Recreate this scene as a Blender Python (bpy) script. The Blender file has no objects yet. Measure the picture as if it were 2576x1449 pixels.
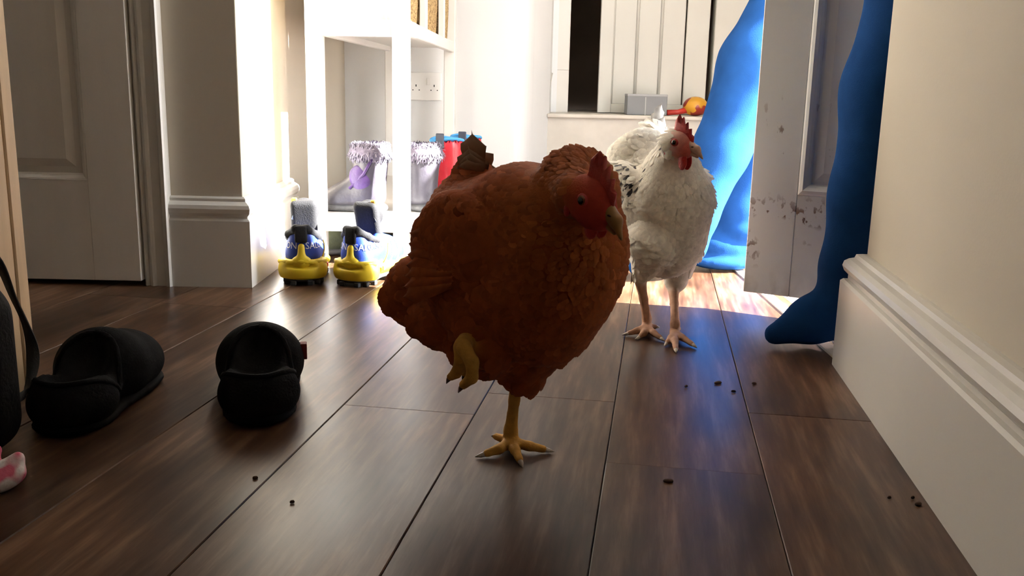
import bpy, bmesh, math, random
import numpy as np
from mathutils import Vector, Matrix
from mathutils.bvhtree import BVHTree

scene = bpy.context.scene
C = scene.collection

# ------------------------------------------------------------------ camera
IMG_W, IMG_H, FPX = 2576.0, 1449.0, 2330.0
CAM_H = 0.45
PITCH = math.atan(499.5 / FPX)
ROLL = math.radians(1.25)
_f = Vector((0, math.cos(PITCH), -math.sin(PITCH)))
_r0 = Vector((1, 0, 0))
_u0 = Vector((0, math.sin(PITCH), math.cos(PITCH)))
_r = _r0 * math.cos(ROLL) + _u0 * math.sin(ROLL)
_u = -_r0 * math.sin(ROLL) + _u0 * math.cos(ROLL)
CAM = Vector((0, 0, CAM_H))
cam_data = bpy.data.cameras.new('camera')
cam_data.sensor_width = 36.0
cam_data.lens = 36.0 * FPX / IMG_W
cam_data.clip_start = 0.02
cam = bpy.data.objects.new('camera', cam_data)
C.objects.link(cam)
cam.matrix_world = Matrix(((_r.x, _u.x, -_f.x, CAM.x), (_r.y, _u.y, -_f.y, CAM.y),
                           (_r.z, _u.z, -_f.z, CAM.z), (0, 0, 0, 1)))
scene.camera = cam

# ------------------------------------------------------------------ light
world = bpy.data.worlds.new('sky'); scene.world = world
world.use_nodes = True
bgn = world.node_tree.nodes['Background']
bgn.inputs['Color'].default_value = (0.92, 0.96, 1.0, 1)
bgn.inputs['Strength'].default_value = 16.0
sun_d = bpy.data.lights.new('sun_offscreen', 'SUN'); sun_d.energy = 105.0; sun_d.angle = math.radians(1.0)
sun_d.color = (1.0, 0.98, 0.95)
sun = bpy.data.objects.new('sun_offscreen', sun_d); C.objects.link(sun)
SUN_AZ, SUN_EL = math.radians(-10.8), math.radians(30.0)      # azimuth from +X towards +Y
_sd = Vector((math.cos(SUN_EL) * math.cos(SUN_AZ), math.cos(SUN_EL) * math.sin(SUN_AZ), math.sin(SUN_EL)))
sun.rotation_euler = _sd.to_track_quat('Z', 'Y').to_euler()
sun.location = (6, 3, 5)
vs = scene.view_settings
vs.view_transform = 'Standard'; vs.look = 'None'; vs.gamma = 1.0; vs.use_curve_mapping = False
vs.exposure = -0.12

# ------------------------------------------------------------------ pixels to places
def ray(px, py):
    return _f + _r * ((px - IMG_W / 2) / FPX) + _u * ((IMG_H / 2 - py) / FPX)
def fl(px, py, z=0.0):                      # where a pixel meets the level z
    d = ray(px, py); t = (z - CAM_H) / d.z
    return CAM + d * t
def at(px, py, Y):                          # where a pixel meets the depth Y
    d = ray(px, py); return CAM + d * (Y / d.y)
def onplane(px, py, p0, n):
    d = ray(px, py); t = (p0 - CAM).dot(n) / d.dot(n)
    return CAM + d * t

# ------------------------------------------------------------------ objects
def link(name, me, m=None, parent=None):
    me.name = name
    o = bpy.data.objects.new(name, me); C.objects.link(o)
    if m is not None:
        for x in (m if isinstance(m, (list, tuple)) else [m]): me.materials.append(x)
    if parent is not None: o.parent = parent
    return o
def empty(name, loc=(0, 0, 0), rz=0.0):
    o = bpy.data.objects.new(name, None); C.objects.link(o)
    o.location = loc; o.rotation_euler = (0, 0, rz); o.empty_display_size = 0.05
    return o
def tag(o, label=None, cat=None, group=None, kind=None):
    if label: o['label'] = label
    if cat: o['category'] = cat
    if group: o['group'] = group
    if kind: o['kind'] = kind
    return o
def keep(o, parent):                        # parent with the world place kept (parent has no scale)
    bpy.context.view_layer.update()
    o.parent = parent; o.matrix_parent_inverse = parent.matrix_world.inverted()
    return o
def smooth(me, on=True):
    me.polygons.foreach_set('use_smooth', [on] * len(me.polygons))
def mesh_py(v, f, sm=False):
    me = bpy.data.meshes.new('m'); me.from_pydata([tuple(x) for x in v], [], f); me.update()
    if sm: smooth(me)
    return me
def bm_mesh(bm, sm=False):
    bmesh.ops.recalc_face_normals(bm, faces=bm.faces)
    me = bpy.data.meshes.new('m'); bm.to_mesh(me); bm.free()
    if sm: smooth(me)
    return me
def box_bm(bm, x0, x1, y0, y1, z0, z1, bev=0.0, seg=1):
    vs_ = [bm.verts.new(p) for p in ((x0, y0, z0), (x1, y0, z0), (x1, y1, z0), (x0, y1, z0),
                                     (x0, y0, z1), (x1, y0, z1), (x1, y1, z1), (x0, y1, z1))]
    fs = [bm.faces.new([vs_[i] for i in q]) for q in ((3, 2, 1, 0), (4, 5, 6, 7), (0, 1, 5, 4), (1, 2, 6, 5), (2, 3, 7, 6), (3, 0, 4, 7))]
    if bev > 0:
        es = list({e for f in fs for e in f.edges})
        bmesh.ops.bevel(bm, geom=es, offset=bev, segments=seg, profile=0.5, affect='EDGES')
def box(x0, x1, y0, y1, z0, z1, bev=0.0, seg=1):
    bm = bmesh.new(); box_bm(bm, x0, x1, y0, y1, z0, z1, bev, seg); return bm_mesh(bm)
def prism(poly, z0, z1):                    # plan polygon, upright sides
    n = len(poly)
    v = [(x, y, z0) for x, y in poly] + [(x, y, z1) for x, y in poly]
    f = [list(range(n))[::-1], list(range(n, 2 * n))] + [[i, (i + 1) % n, n + (i + 1) % n, n + i] for i in range(n)]
    bm = bmesh.new(); bv = [bm.verts.new(p) for p in v]
    for q in f: bm.faces.new([bv[i] for i in q])
    return bm_mesh(bm)
def sweep(profile, path, side=1):           # profile (out, up) swept along a plan path with mitred corners
    P = [Vector((p[0], p[1])) for p in path]; n = len(P); rows = []
    for i in range(n):
        ds = []
        if i > 0: ds.append((P[i] - P[i - 1]).normalized())
        if i < n - 1: ds.append((P[i + 1] - P[i]).normalized())
        ns = [Vector((-d.y, d.x)) * side for d in ds]
        if len(ns) == 2:
            m = (ns[0] + ns[1]); m = m / max(0.2, m.dot(ns[0]))
        else: m = ns[0]
        rows.append([(P[i].x + m.x * a, P[i].y + m.y * a, b) for a, b in profile])
    k = len(profile); v = [p for r in rows for p in r]; f = []
    for i in range(n - 1):
        for j in range(k):
            a, b = i * k + j, i * k + (j + 1) % k
            f.append([a, b, b + k, a + k])
    f.append(list(range(k))); f.append(list(range((n - 1) * k, n * k))[::-1])
    bm = bmesh.new(); bv = [bm.verts.new(p) for p in v]
    for q in f: bm.faces.new([bv[i] for i in q])
    return bm_mesh(bm)
def tube(pts, rad, seg=8, closed_ends=True, flat=1.0):
    pts = [Vector(p) for p in pts]; n = len(pts)
    rs = rad if isinstance(rad, (list, tuple)) else [rad] * n
    v, f = [], []
    up = Vector((0, 0, 1)); prev = None
    for i in range(n):
        t = (pts[min(i + 1, n - 1)] - pts[max(i - 1, 0)]).normalized()
        if prev is None:
            a = t.cross(up)
            if a.length < 1e-3: a = t.cross(Vector((1, 0, 0)))
        else:
            a = prev - t * prev.dot(t)
        a.normalize(); prev = a; b = t.cross(a)
        for j in range(seg):
            an = 2 * math.pi * j / seg
            v.append(pts[i] + a * (math.cos(an) * rs[i]) + b * (math.sin(an) * rs[i] * flat))
    for i in range(n - 1):
        for j in range(seg):
            f.append([i * seg + j, i * seg + (j + 1) % seg, (i + 1) * seg + (j + 1) % seg, (i + 1) * seg + j])
    if closed_ends:
        f.append(list(range(seg))[::-1]); f.append(list(range((n - 1) * seg, n * seg)))
    return mesh_py(v, f, True)
def spline(pts, n=8):                       # Catmull-Rom through points (tuples of any size)
    P = [np.array(p, float) for p in pts]; P = [2 * P[0] - P[1]] + P + [2 * P[-1] - P[-2]]; out = []
    for i in range(1, len(P) - 2):
        for k in range(n):
            t = k / n; a, b, c, d = P[i - 1:i + 3]
            out.append(0.5 * ((2 * b) + (-a + c) * t + (2 * a - 5 * b + 4 * c - d) * t * t + (-a + 3 * b - 3 * c + d) * t ** 3))
    out.append(P[-2]); return out

# ------------------------------------------------------------------ materials
def mat(name, col, rough=0.6, var=0.0, scale=8.0, bump=0.0, bscale=None, metal=0.0, spec=0.5, sheen=0.0, stretch=None, coords='Object'):
    m = bpy.data.materials.new(name); m.use_nodes = True
    nt = m.node_tree; b = nt.nodes['Principled BSDF']
    b.inputs['Base Color'].default_value = (*col, 1); b.inputs['Roughness'].default_value = rough
    b.inputs['Metallic'].default_value = metal; b.inputs['Specular IOR Level'].default_value = spec
    if sheen: b.inputs['Sheen Weight'].default_value = sheen; b.inputs['Sheen Roughness'].default_value = 0.6
    tc = nt.nodes.new('ShaderNodeTexCoord'); src = tc.outputs[coords]
    if stretch:
        mp = nt.nodes.new('ShaderNodeMapping'); mp.inputs['Scale'].default_value = stretch
        nt.links.new(src, mp.inputs[0]); src = mp.outputs[0]
    if var > 0:
        n = nt.nodes.new('ShaderNodeTexNoise'); n.inputs['Scale'].default_value = scale; n.inputs['Detail'].default_value = 5
        nt.links.new(src, n.inputs['Vector'])
        cr = nt.nodes.new('ShaderNodeValToRGB')
        cr.color_ramp.elements[0].position = 0.3; cr.color_ramp.elements[1].position = 0.7
        cr.color_ramp.elements[0].color = (*[c * (1 - var) for c in col], 1)
        cr.color_ramp.elements[1].color = (*[min(1, c * (1 + var)) for c in col], 1)
        nt.links.new(n.outputs[0], cr.inputs[0]); nt.links.new(cr.outputs[0], b.inputs['Base Color'])
    if bump > 0:
        n2 = nt.nodes.new('ShaderNodeTexNoise'); n2.inputs['Scale'].default_value = bscale or scale * 4; n2.inputs['Detail'].default_value = 4
        nt.links.new(src, n2.inputs['Vector'])
        bp = nt.nodes.new('ShaderNodeBump'); bp.inputs['Strength'].default_value = bump; bp.inputs['Distance'].default_value = 0.01
        nt.links.new(n2.outputs[0], bp.inputs['Height']); nt.links.new(bp.outputs[0], b.inputs['Normal'])
    return m
def mat_attr(name, rough=0.6, spec=0.3, var=0.15, scale=60.0, bump=0.0, bscale=200.0, sheen=0.0):
    m = mat(name, (1, 1, 1), rough, spec=spec, bump=bump, bscale=bscale, sheen=sheen)
    nt = m.node_tree; b = nt.nodes['Principled BSDF']
    a = nt.nodes.new('ShaderNodeAttribute'); a.attribute_name = 'Col'
    tc = nt.nodes.new('ShaderNodeTexCoord')
    n = nt.nodes.new('ShaderNodeTexNoise'); n.inputs['Scale'].default_value = scale; n.inputs['Detail'].default_value = 3
    nt.links.new(tc.outputs['Object'], n.inputs['Vector'])
    mr = nt.nodes.new('ShaderNodeMapRange'); mr.inputs['From Min'].default_value = 0.3; mr.inputs['From Max'].default_value = 0.7
    mr.inputs['To Min'].default_value = 1 - var; mr.inputs['To Max'].default_value = 1 + var
    nt.links.new(n.outputs[0], mr.inputs[0])
    mx = nt.nodes.new('ShaderNodeVectorMath'); mx.operation = 'SCALE'
    nt.links.new(a.outputs['Color'], mx.inputs[0]); nt.links.new(mr.outputs[0], mx.inputs['Scale'])
    nt.links.new(mx.outputs[0], b.inputs['Base Color'])
    return m
def set_col(me, cols):
    a = me.color_attributes.new('Col', 'FLOAT_COLOR', 'POINT')
    c = np.ones((len(me.vertices), 4), np.float32); c[:, :3] = cols
    a.data.foreach_set('color', c.ravel())

# ------------------------------------------------------------------ organic shapes: blended primitives to one skin
def rc(a, b, r1, r2=None, k=None, col=None, sub=False):
    return dict(t='rc', a=np.array(a, float), b=np.array(b, float), r1=r1, r2=r1 if r2 is None else r2, k=k, col=col, sub=sub)
def el(c, rad, axes=None, k=None, col=None, sub=False):
    A = np.eye(3) if axes is None else np.array([list(x) for x in axes], float)
    return dict(t='el', a=np.array(c, float), rad=np.array(rad, float), A=A, k=k, col=col, sub=sub)
def bx(c, half, axes=None, rr=0.005, k=None, col=None, sub=False):
    A = np.eye(3) if axes is None else np.array([list(x) for x in axes], float)
    return dict(t='bx', a=np.array(c, float), rad=np.array(half, float), A=A, rr=rr, k=k, col=col, sub=sub)
def chain(pts, rads, **kw):
    return [rc(pts[i], pts[i + 1], rads[i], rads[i + 1], **kw) for i in range(len(pts) - 1)]
def pdist(p, X):
    if p['t'] == 'rc':
        ab = p['b'] - p['a']; L2 = max(1e-12, float(ab @ ab))
        t = np.clip(((X - p['a']) @ ab) / L2, 0, 1)
        return np.linalg.norm(X - (p['a'] + t[..., None] * ab), axis=-1) - (p['r1'] + t * (p['r2'] - p['r1']))
    if p['t'] == 'el':
        q = (X - p['a']) @ p['A'].T
        k0 = np.linalg.norm(q / p['rad'], axis=-1); k1 = np.linalg.norm(q / p['rad'] ** 2, axis=-1)
        return k0 * (k0 - 1) / np.maximum(k1, 1e-9)
    q = np.abs((X - p['a']) @ p['A'].T) - (p['rad'] - p['rr'])
    return np.linalg.norm(np.maximum(q, 0), axis=-1) + np.minimum(q.max(axis=-1), 0) - p['rr']
def pbounds(p):
    if p['t'] == 'rc':
        r = max(p['r1'], p['r2']); return np.minimum(p['a'], p['b']) - r, np.maximum(p['a'], p['b']) + r
    e = (np.abs(p['A'].T) * p['rad']).sum(axis=1); return p['a'] - e, p['a'] + e
def skin(prims, vox, k=0.01, relax=2, cs=0.006, floor=None):
    lo = np.min([pbounds(p)[0] for p in prims if not p['sub']], axis=0) - 3 * vox
    hi = np.max([pbounds(p)[1] for p in prims if not p['sub']], axis=0) + 3 * vox
    n = np.ceil((hi - lo) / vox).astype(int) + 1
    V = np.full(n, 1.0, np.float32)
    ax = [lo[i] + vox * np.arange(n[i]) for i in range(3)]
    for p in prims:
        kk = k if p['k'] is None else p['k']
        b0, b1 = pbounds(p); mg = max(kk, 0) + 2 * vox
        i0 = np.clip(np.floor((b0 - mg - lo) / vox).astype(int), 0, n); i1 = np.clip(np.ceil((b1 + mg - lo) / vox).astype(int) + 1, 0, n)
        if (i1 <= i0).any(): continue
        g = np.stack(np.meshgrid(*[ax[j][i0[j]:i1[j]] for j in range(3)], indexing='ij'), axis=-1)
        d = pdist(p, g).astype(np.float32)
        s = V[i0[0]:i1[0], i0[1]:i1[1], i0[2]:i1[2]]
        if p['sub']:
            d = -d
            if kk > 0:
                h = np.clip(0.5 - 0.5 * (s - d) / kk, 0, 1); r = s + (d - s) * h + kk * h * (1 - h)
            else: r = np.maximum(s, d)
        elif kk > 0:
            h = np.clip(0.5 + 0.5 * (s - d) / kk, 0, 1); r = s + (d - s) * h - kk * h * (1 - h)
        else: r = np.minimum(s, d)
        V[i0[0]:i1[0], i0[1]:i1[1], i0[2]:i1[2]] = r
    if floor is not None:
        V = np.maximum(V, (floor - ax[2])[None, None, :].astype(np.float32))
    ins = V < 0
    c8 = [ins[a:n[0] - 1 + a, b:n[1] - 1 + b, c:n[2] - 1 + c] for a in (0, 1) for b in (0, 1) for c in (0, 1)]
    sm_ = np.sum(c8, axis=0); act = (sm_ > 0) & (sm_ < 8)
    idx = -np.ones(act.shape, np.int64); cells = np.argwhere(act); idx[act] = np.arange(len(cells))
    acc = np.zeros((len(cells), 3)); cnt = np.zeros(len(cells))
    corners = [(a, b, c) for a in (0, 1) for b in (0, 1) for c in (0, 1)]
    for ca in corners:
        for axn in range(3):
            if ca[axn]: continue
            cb = list(ca); cb[axn] = 1
            va = V[tuple((cells + ca).T)]; vb = V[tuple((cells + cb).T)]
            m = (va < 0) != (vb < 0)
            t = np.where(m, va / np.where(m, va - vb, 1), 0)
            pt = np.array(ca, float)[None, :] + np.eye(3)[axn][None, :] * t[:, None]
            acc += pt * m[:, None]; cnt += m
    verts = lo + vox * (cells + acc / cnt[:, None])
    F = []
    for axn in range(3):
        o1, o2 = [(1, 2), (2, 0), (0, 1)][axn]
        sl0 = [slice(None)] * 3; sl1 = [slice(None)] * 3
        sl0[axn] = slice(0, -1); sl1[axn] = slice(1, None)
        a = ins[tuple(sl0)]; b = ins[tuple(sl1)]
        e = np.argwhere(a != b)
        e = e[(e[:, o1] > 0) & (e[:, o2] > 0) & (e[:, o1] < n[o1] - 1) & (e[:, o2] < n[o2] - 1)]
        fwd = a[tuple(e.T)]
        d1 = np.zeros(3, int); d1[o1] = 1; d2 = np.zeros(3, int); d2[o2] = 1
        q = np.stack([idx[tuple((e - d1 - d2).T)], idx[tuple((e - d2).T)], idx[tuple(e.T)], idx[tuple((e - d1).T)]], axis=1)
        q[~fwd] = q[~fwd][:, ::-1]
        F.append(q)
    F = np.concatenate(F)
    for _ in range(relax):
        s = np.zeros_like(verts); c = np.zeros(len(verts))
        for i in range(4):
            np.add.at(s, F[:, i], verts[F[:, (i + 1) % 4]] + verts[F[:, (i - 1) % 4]]); np.add.at(c, F[:, i], 2)
        verts = verts * 0.4 + 0.6 * s / np.maximum(c, 1)[:, None]
    me = bpy.data.meshes.new('m'); me.from_pydata(verts.tolist(), [], F.tolist()); me.update(); smooth(me)
    pos = [p for p in prims if not p['sub']]
    if all(p['col'] is not None for p in pos):
        W = np.zeros(len(verts)); A = np.zeros((len(verts), 3))
        D = np.stack([pdist(p, verts) for p in pos]); D -= D.min(axis=0)
        for i, p in enumerate(pos):
            w = np.exp(-D[i] / cs); W += w; A += w[:, None] * np.array(p['col'])
        set_col(me, A / W[:, None])
    return me
def mesh_arrays(me):
    v = np.zeros(len(me.vertices) * 3); me.vertices.foreach_get('co', v)
    nn = np.zeros(len(me.vertices) * 3); me.vertices.foreach_get('normal', nn)
    return v.reshape(-1, 3), nn.reshape(-1, 3)
def sample_surface(me, n, rng):
    me.calc_loop_triangles()
    v, nn = mesh_arrays(me)
    T = np.zeros(len(me.loop_triangles) * 3, np.int64); me.loop_triangles.foreach_get('vertices', T); T = T.reshape(-1, 3)
    a, b, c = v[T[:, 0]], v[T[:, 1]], v[T[:, 2]]
    ar = np.linalg.norm(np.cross(b - a, c - a), axis=1)
    t = rng.choice(len(T), n, p=ar / ar.sum())
    r1 = np.sqrt(rng.random(n))[:, None]; r2 = rng.random(n)[:, None]
    w = (1 - r1, r1 * (1 - r2), r1 * r2)
    P = w[0] * a[t] + w[1] * b[t] + w[2] * c[t]
    N = w[0] * nn[T[t, 0]] + w[1] * nn[T[t, 1]] + w[2] * nn[T[t, 2]]
    return P, N / np.maximum(np.linalg.norm(N, axis=1), 1e-9)[:, None]
def feather_mesh(P, N, T, L, Wd, cols, lift=0.10, sink=0.06, rng=None, tipcol=None):
    """one leaf of plumage for each point: P place, N normal, T flow, L length, Wd width"""
    T = T - N * (T * N).sum(1)[:, None]; T /= np.maximum(np.linalg.norm(T, axis=1), 1e-6)[:, None]
    B = np.cross(N, T); n = len(P)
    rows = [(0.0, 0.30, -sink), (0.30, 0.85, 0.02), (0.68, 1.0, lift * 0.7), (0.90, 0.62, lift)]
    V = []; CC = []
    for s, w, h in rows:
        for q in (-1, 0, 1):
            hh = h - (0.10 if q else 0.0) * w * 0.5
            V.append(P + T * (L * s)[:, None] + B * (Wd * 0.5 * w * q)[:, None] + N * (L * hh)[:, None])
            CC.append(cols)
    V.append(P + T * L[:, None] + N * (L * lift * 0.9)[:, None]); CC.append(cols if tipcol is None else tipcol)
    k = len(V); V = np.stack(V, axis=1).reshape(-1, 3); CC = np.stack(CC, axis=1).reshape(-1, 3)
    base = []
    for r in range(3):
        for q in range(2):
            a = r * 3 + q; base.append([a, a + 1, a + 4, a + 3])
    Q = (np.array(base)[None] + (np.arange(n) * k)[:, None, None]).reshape(-1, 4)
    t3 = (np.array([[9, 10, 12], [10, 11, 12]])[None] + (np.arange(n) * k)[:, None, None]).reshape(-1, 3)
    me = bpy.data.meshes.new('m'); me.from_pydata(V.tolist(), [], Q.tolist() + t3.tolist()); me.update(); smooth(me)
    set_col(me, CC)
    return me
# ================================================================== materials of the place
M = {}
M['wall'] = mat('cream_wall_paint', (0.62, 0.56, 0.46), 0.7, var=0.02, scale=3, bump=0.03, bscale=220)
M['wallwhite'] = mat('white_wall_paint', (0.76, 0.77, 0.77), 0.7, var=0.015, scale=3, bump=0.03, bscale=220)
M['gloss'] = mat('white_gloss_wood', (0.74, 0.72, 0.67), 0.32, var=0.02, scale=5, bump=0.02, bscale=60)
M['tgpaint'] = mat('grey_white_cupboard_paint', (0.60, 0.60, 0.55), 0.45, var=0.02, scale=5, bump=0.03, bscale=90)
M['doorpaint'] = mat('white_door_paint', (0.84, 0.80, 0.73), 0.45, var=0.02, scale=5, bump=0.04, bscale=90, stretch=(6, 6, 1))
M['cream'] = mat('cream_stained_wood', (0.62, 0.45, 0.27), 0.5, var=0.10, scale=6, bump=0.04, bscale=60, stretch=(8, 8, 0.8))
M['ceil'] = mat('ceiling_paint', (0.80, 0.79, 0.77), 0.8, var=0.01)
M['stepwood'] = mat('scuffed_white_step_paint', (0.62, 0.58, 0.51), 0.5, var=0.06, scale=14, bump=0.03)
M['dark'] = mat('brown_cupboard_lining', (0.22, 0.17, 0.13), 0.8, var=0.2, scale=4)
M['slab'] = mat('floor_base', (0.05, 0.04, 0.035), 0.9)
M['tile'] = mat('pink_brick_paver', (0.50, 0.30, 0.25), 0.8, var=0.22, scale=40, bump=0.2, bscale=120)
M['tilejoint'] = mat('sandy_joint', (0.42, 0.36, 0.30), 0.9, var=0.2, scale=60)
M['patio'] = mat('pale_patio', (0.55, 0.49, 0.43), 0.9, var=0.12, scale=2, bump=0.1)

def plank_material():
    m = mat('brown_laminate', (0.2, 0.14, 0.1), 0.3, spec=0.24)
    nt = m.node_tree; N = nt.nodes; Lk = nt.links; b = N['Principled BSDF']
    tc = N.new('ShaderNodeTexCoord'); oi = N.new('ShaderNodeObjectInfo')
    add = N.new('ShaderNodeVectorMath'); add.operation = 'MULTIPLY_ADD'
    cmb = N.new('ShaderNodeCombineXYZ')
    for i in range(3): Lk.new(oi.outputs['Random'], cmb.inputs[i])
    add.inputs[1].default_value = (17.0, 31.0, 5.0)
    Lk.new(cmb.outputs[0], add.inputs[0]); Lk.new(tc.outputs['Object'], add.inputs[2])
    def noise(sc, stretch, det=6, rough=0.6):
        mp = N.new('ShaderNodeMapping'); mp.inputs['Scale'].default_value = stretch
        Lk.new(add.outputs[0], mp.inputs[0])
        n = N.new('ShaderNodeTexNoise'); n.inputs['Scale'].default_value = sc; n.inputs['Detail'].default_value = det; n.inputs['Roughness'].default_value = rough
        Lk.new(mp.outputs[0], n.inputs['Vector']); return n.outputs[0]
    grain = noise(9, (7, 0.6, 1), 5, 0.6); blotch = noise(4.5, (1.6, 0.9, 1), 2, 0.5); fine = noise(14, (9, 0.8, 1), 1)
    def ramp(src, pts):
        r = N.new('ShaderNodeValToRGB'); e = r.color_ramp.elements
        while len(e) < len(pts): e.new(0.5)
        for x, (p, c) in zip(e, pts): x.position = p; x.color = (*c, 1)
        Lk.new(src, r.inputs[0]); return r.outputs[0]
    c1 = ramp(grain, [(0.28, (0.040, 0.017, 0.008)), (0.50, (0.085, 0.044, 0.024)), (0.70, (0.165, 0.100, 0.062))])
    c2 = ramp(blotch, [(0.32, (0.48, 0.44, 0.42)), (0.52, (1.0, 0.98, 0.97)), (0.7, (1.35, 1.30, 1.24))])
    mx = N.new('ShaderNodeMix'); mx.data_type = 'RGBA'; mx.blend_type = 'MULTIPLY'; mx.inputs[0].default_value = 1.0
    Lk.new(c1, mx.inputs[6]); Lk.new(c2, mx.inputs[7])
    # each board is printed a little lighter or darker
    rr = N.new('ShaderNodeMapRange'); rr.inputs['To Min'].default_value = 0.85; rr.inputs['To Max'].default_value = 1.18
    Lk.new(oi.outputs['Random'], rr.inputs[0])
    sc = N.new('ShaderNodeVectorMath'); sc.operation = 'SCALE'
    Lk.new(mx.outputs[2], sc.inputs[0]); Lk.new(rr.outputs[0], sc.inputs['Scale']); Lk.new(sc.outputs[0], b.inputs['Base Color'])
    r2 = N.new('ShaderNodeMapRange'); r2.inputs['From Min'].default_value = 0.3; r2.inputs['From Max'].default_value = 0.7
    r2.inputs['To Min'].default_value = 0.29; r2.inputs['To Max'].default_value = 0.37
    Lk.new(blotch, r2.inputs[0]); Lk.new(r2.outputs[0], b.inputs['Roughness'])
    bp = N.new('ShaderNodeBump'); bp.inputs['Strength'].default_value = 0.04; bp.inputs['Distance'].default_value = 0.002
    Lk.new(fine, bp.inputs['Height']); Lk.new(bp.outputs[0], b.inputs['Normal'])
    return m
M['plank'] = plank_material()

def struct(name, me, m, parent=None, label=None):
    o = link(name, me, m, parent)
    if parent is None: o['kind'] = 'structure'
    if label: o['label'] = label
    return o

# ================================================================== floor with its boards
PL_YAW = math.radians(8.79)
PD = Vector((math.sin(PL_YAW), math.cos(PL_YAW))); PN = Vector((math.cos(PL_YAW), -math.sin(PL_YAW)))
PW = 0.1926
_sa = fl(1518, 1197); OFF_A = _sa.x * PN.x + _sa.y * PN.y          # a seam of the boards in the photograph
floor = struct('floor', prism([(-2.6, -2.4), (1.2, -2.4), (1.2, 5.6), (-2.6, 5.6)], -0.06, -0.012), M['slab'], label='brown laminate board floor of the hall')
def plank_mesh(L):
    g = 0.0004; w = PW
    bm = bmesh.new(); c = 0.0011
    prof = [(g, -0.011), (w - g, -0.011), (w - g, -c), (w - g - c, 0), (g + c, 0), (g, -c)]
    rows = []
    for y, s in ((.0002, -.0004), (.0008, 0.0), (L - .0008, 0.0), (L - .0002, -.0004)):
        rows.append([bm.verts.new((x, y, min(z, s) if z > -0.01 else z)) for x, z in prof])
    k = len(prof)
    for i in range(3):
        for j in range(k): bm.faces.new([rows[i][j], rows[i][(j + 1) % k], rows[i + 1][(j + 1) % k], rows[i + 1][j]])
    bm.faces.new(rows[0][::-1]); bm.faces.new(rows[3])
    return bm_mesh(bm)
rngp = random.Random(5)
PLANK_L = 1.85
pm = plank_mesh(PLANK_L); pm.materials.append(M['plank'])
def along(px, py):
    p = fl(px, py); return p.x * PD.x + p.y * PD.y
joint = {0: along(1700, 1177), 1: along(2050, 1050), -1: along(1180, 985), -2: along(760, 1010)}
for k in range(-15, 6):
    off = OFF_A + k * PW
    j0 = joint.get(k, rngp.uniform(0, PLANK_L))
    n0 = math.floor((-1.5 - j0) / PLANK_L)
    for i in range(n0, n0 + 8):
        s = j0 + i * PLANK_L
        ctr = PD * (s + PLANK_L / 2) + PN * (off + PW / 2)
        if not (-2.4 < ctr.x < 0.95 and -1.3 < ctr.y < 4.6): continue
        if ctr.x > 0.62 and ctr.y < 1.35: continue
        o = bpy.data.objects.new('plank', pm); C.objects.link(o); o.parent = floor
        p = PD * s + PN * off
        o.location = (p.x, p.y, rngp.uniform(-0.0002, 0.0002)); o.rotation_euler = (0, 0, -PL_YAW)

# porch paving inside and outside the threshold
TH0, TH1 = fl(1990, 805), fl(1935, 745)
thr = struct('trim_1', prism([(TH0.x - 0.012, 1.2), (TH0.x + 0.012, 1.2), (TH1.x + 0.024, 3.2), (TH1.x, 3.2)], -0.012, 0.004), M['gloss'], label='pale threshold strip between boards and paving')
porch = struct('floor_2', prism([(0.592, 0.2), (1.3, 0.2), (1.3, 3.2), (0.615, 3.2)], -0.05, -0.0045), M['tilejoint'], label='pink brick paving of the porch')
tm = box(0.003, 0.097, 0.003, 0.197, -0.03, 0.0015, 0.003); tm.materials.append(M['tile'])
for i in range(6):
    for j in range(9):
        o = bpy.data.objects.new('brick', tm); C.objects.link(o); o.parent = porch
        o.location = (0.615 + i * 0.1, 1.45 + j * 0.2 - (0.1 if i % 2 else 0), rngp.uniform(-0.001, 0.001))
patio = struct('ground', box(1.3, 9, -6, 10, -0.10, -0.03), M['patio'], label='sunlit paved yard outside the door')

# ================================================================== walls
ZC = 2.40
bl0, bl1 = fl(2102, 930), fl(2459, 1449)
wd = Vector((bl1.x - bl0.x, bl1.y - bl0.y)).normalized()           # runs towards the camera
wn = Vector((-wd.y, wd.x))
if wn.x < 0: wn = -wn                                              # points into the wall
BB = 0.032
w0 = Vector((bl0.x, bl0.y)) + wn * BB
w1 = w0 + wd * 3.9
wall_right = struct('wall_right', prism([tuple(w0), tuple(w1), tuple(w1 + wn * .05), tuple(w0 + wn * .05)], -0.02, ZC), M['wall'], label='cream painted right hall wall')
# tall moulded skirting: profile (out, up)
SK_R = [(0, 0), (BB, 0), (BB, .148), (BB - .004, .152), (BB - .010, .153), (BB - .010, .160), (BB - .004, .166), (BB - .001, .174),
        (BB - .003, .182), (BB - .009, .187), (BB - .016, .190), (BB - .018, .196), (BB - .026, .198), (0, .198)]
base_r = struct('baseboard_right', sweep(SK_R, [tuple(w0 + wn * 0.049 + wd * 0.001), tuple(w0), tuple(w1)], side=-1 if True else 1), M['gloss'], label='tall white moulded skirting along the right wall')

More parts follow.
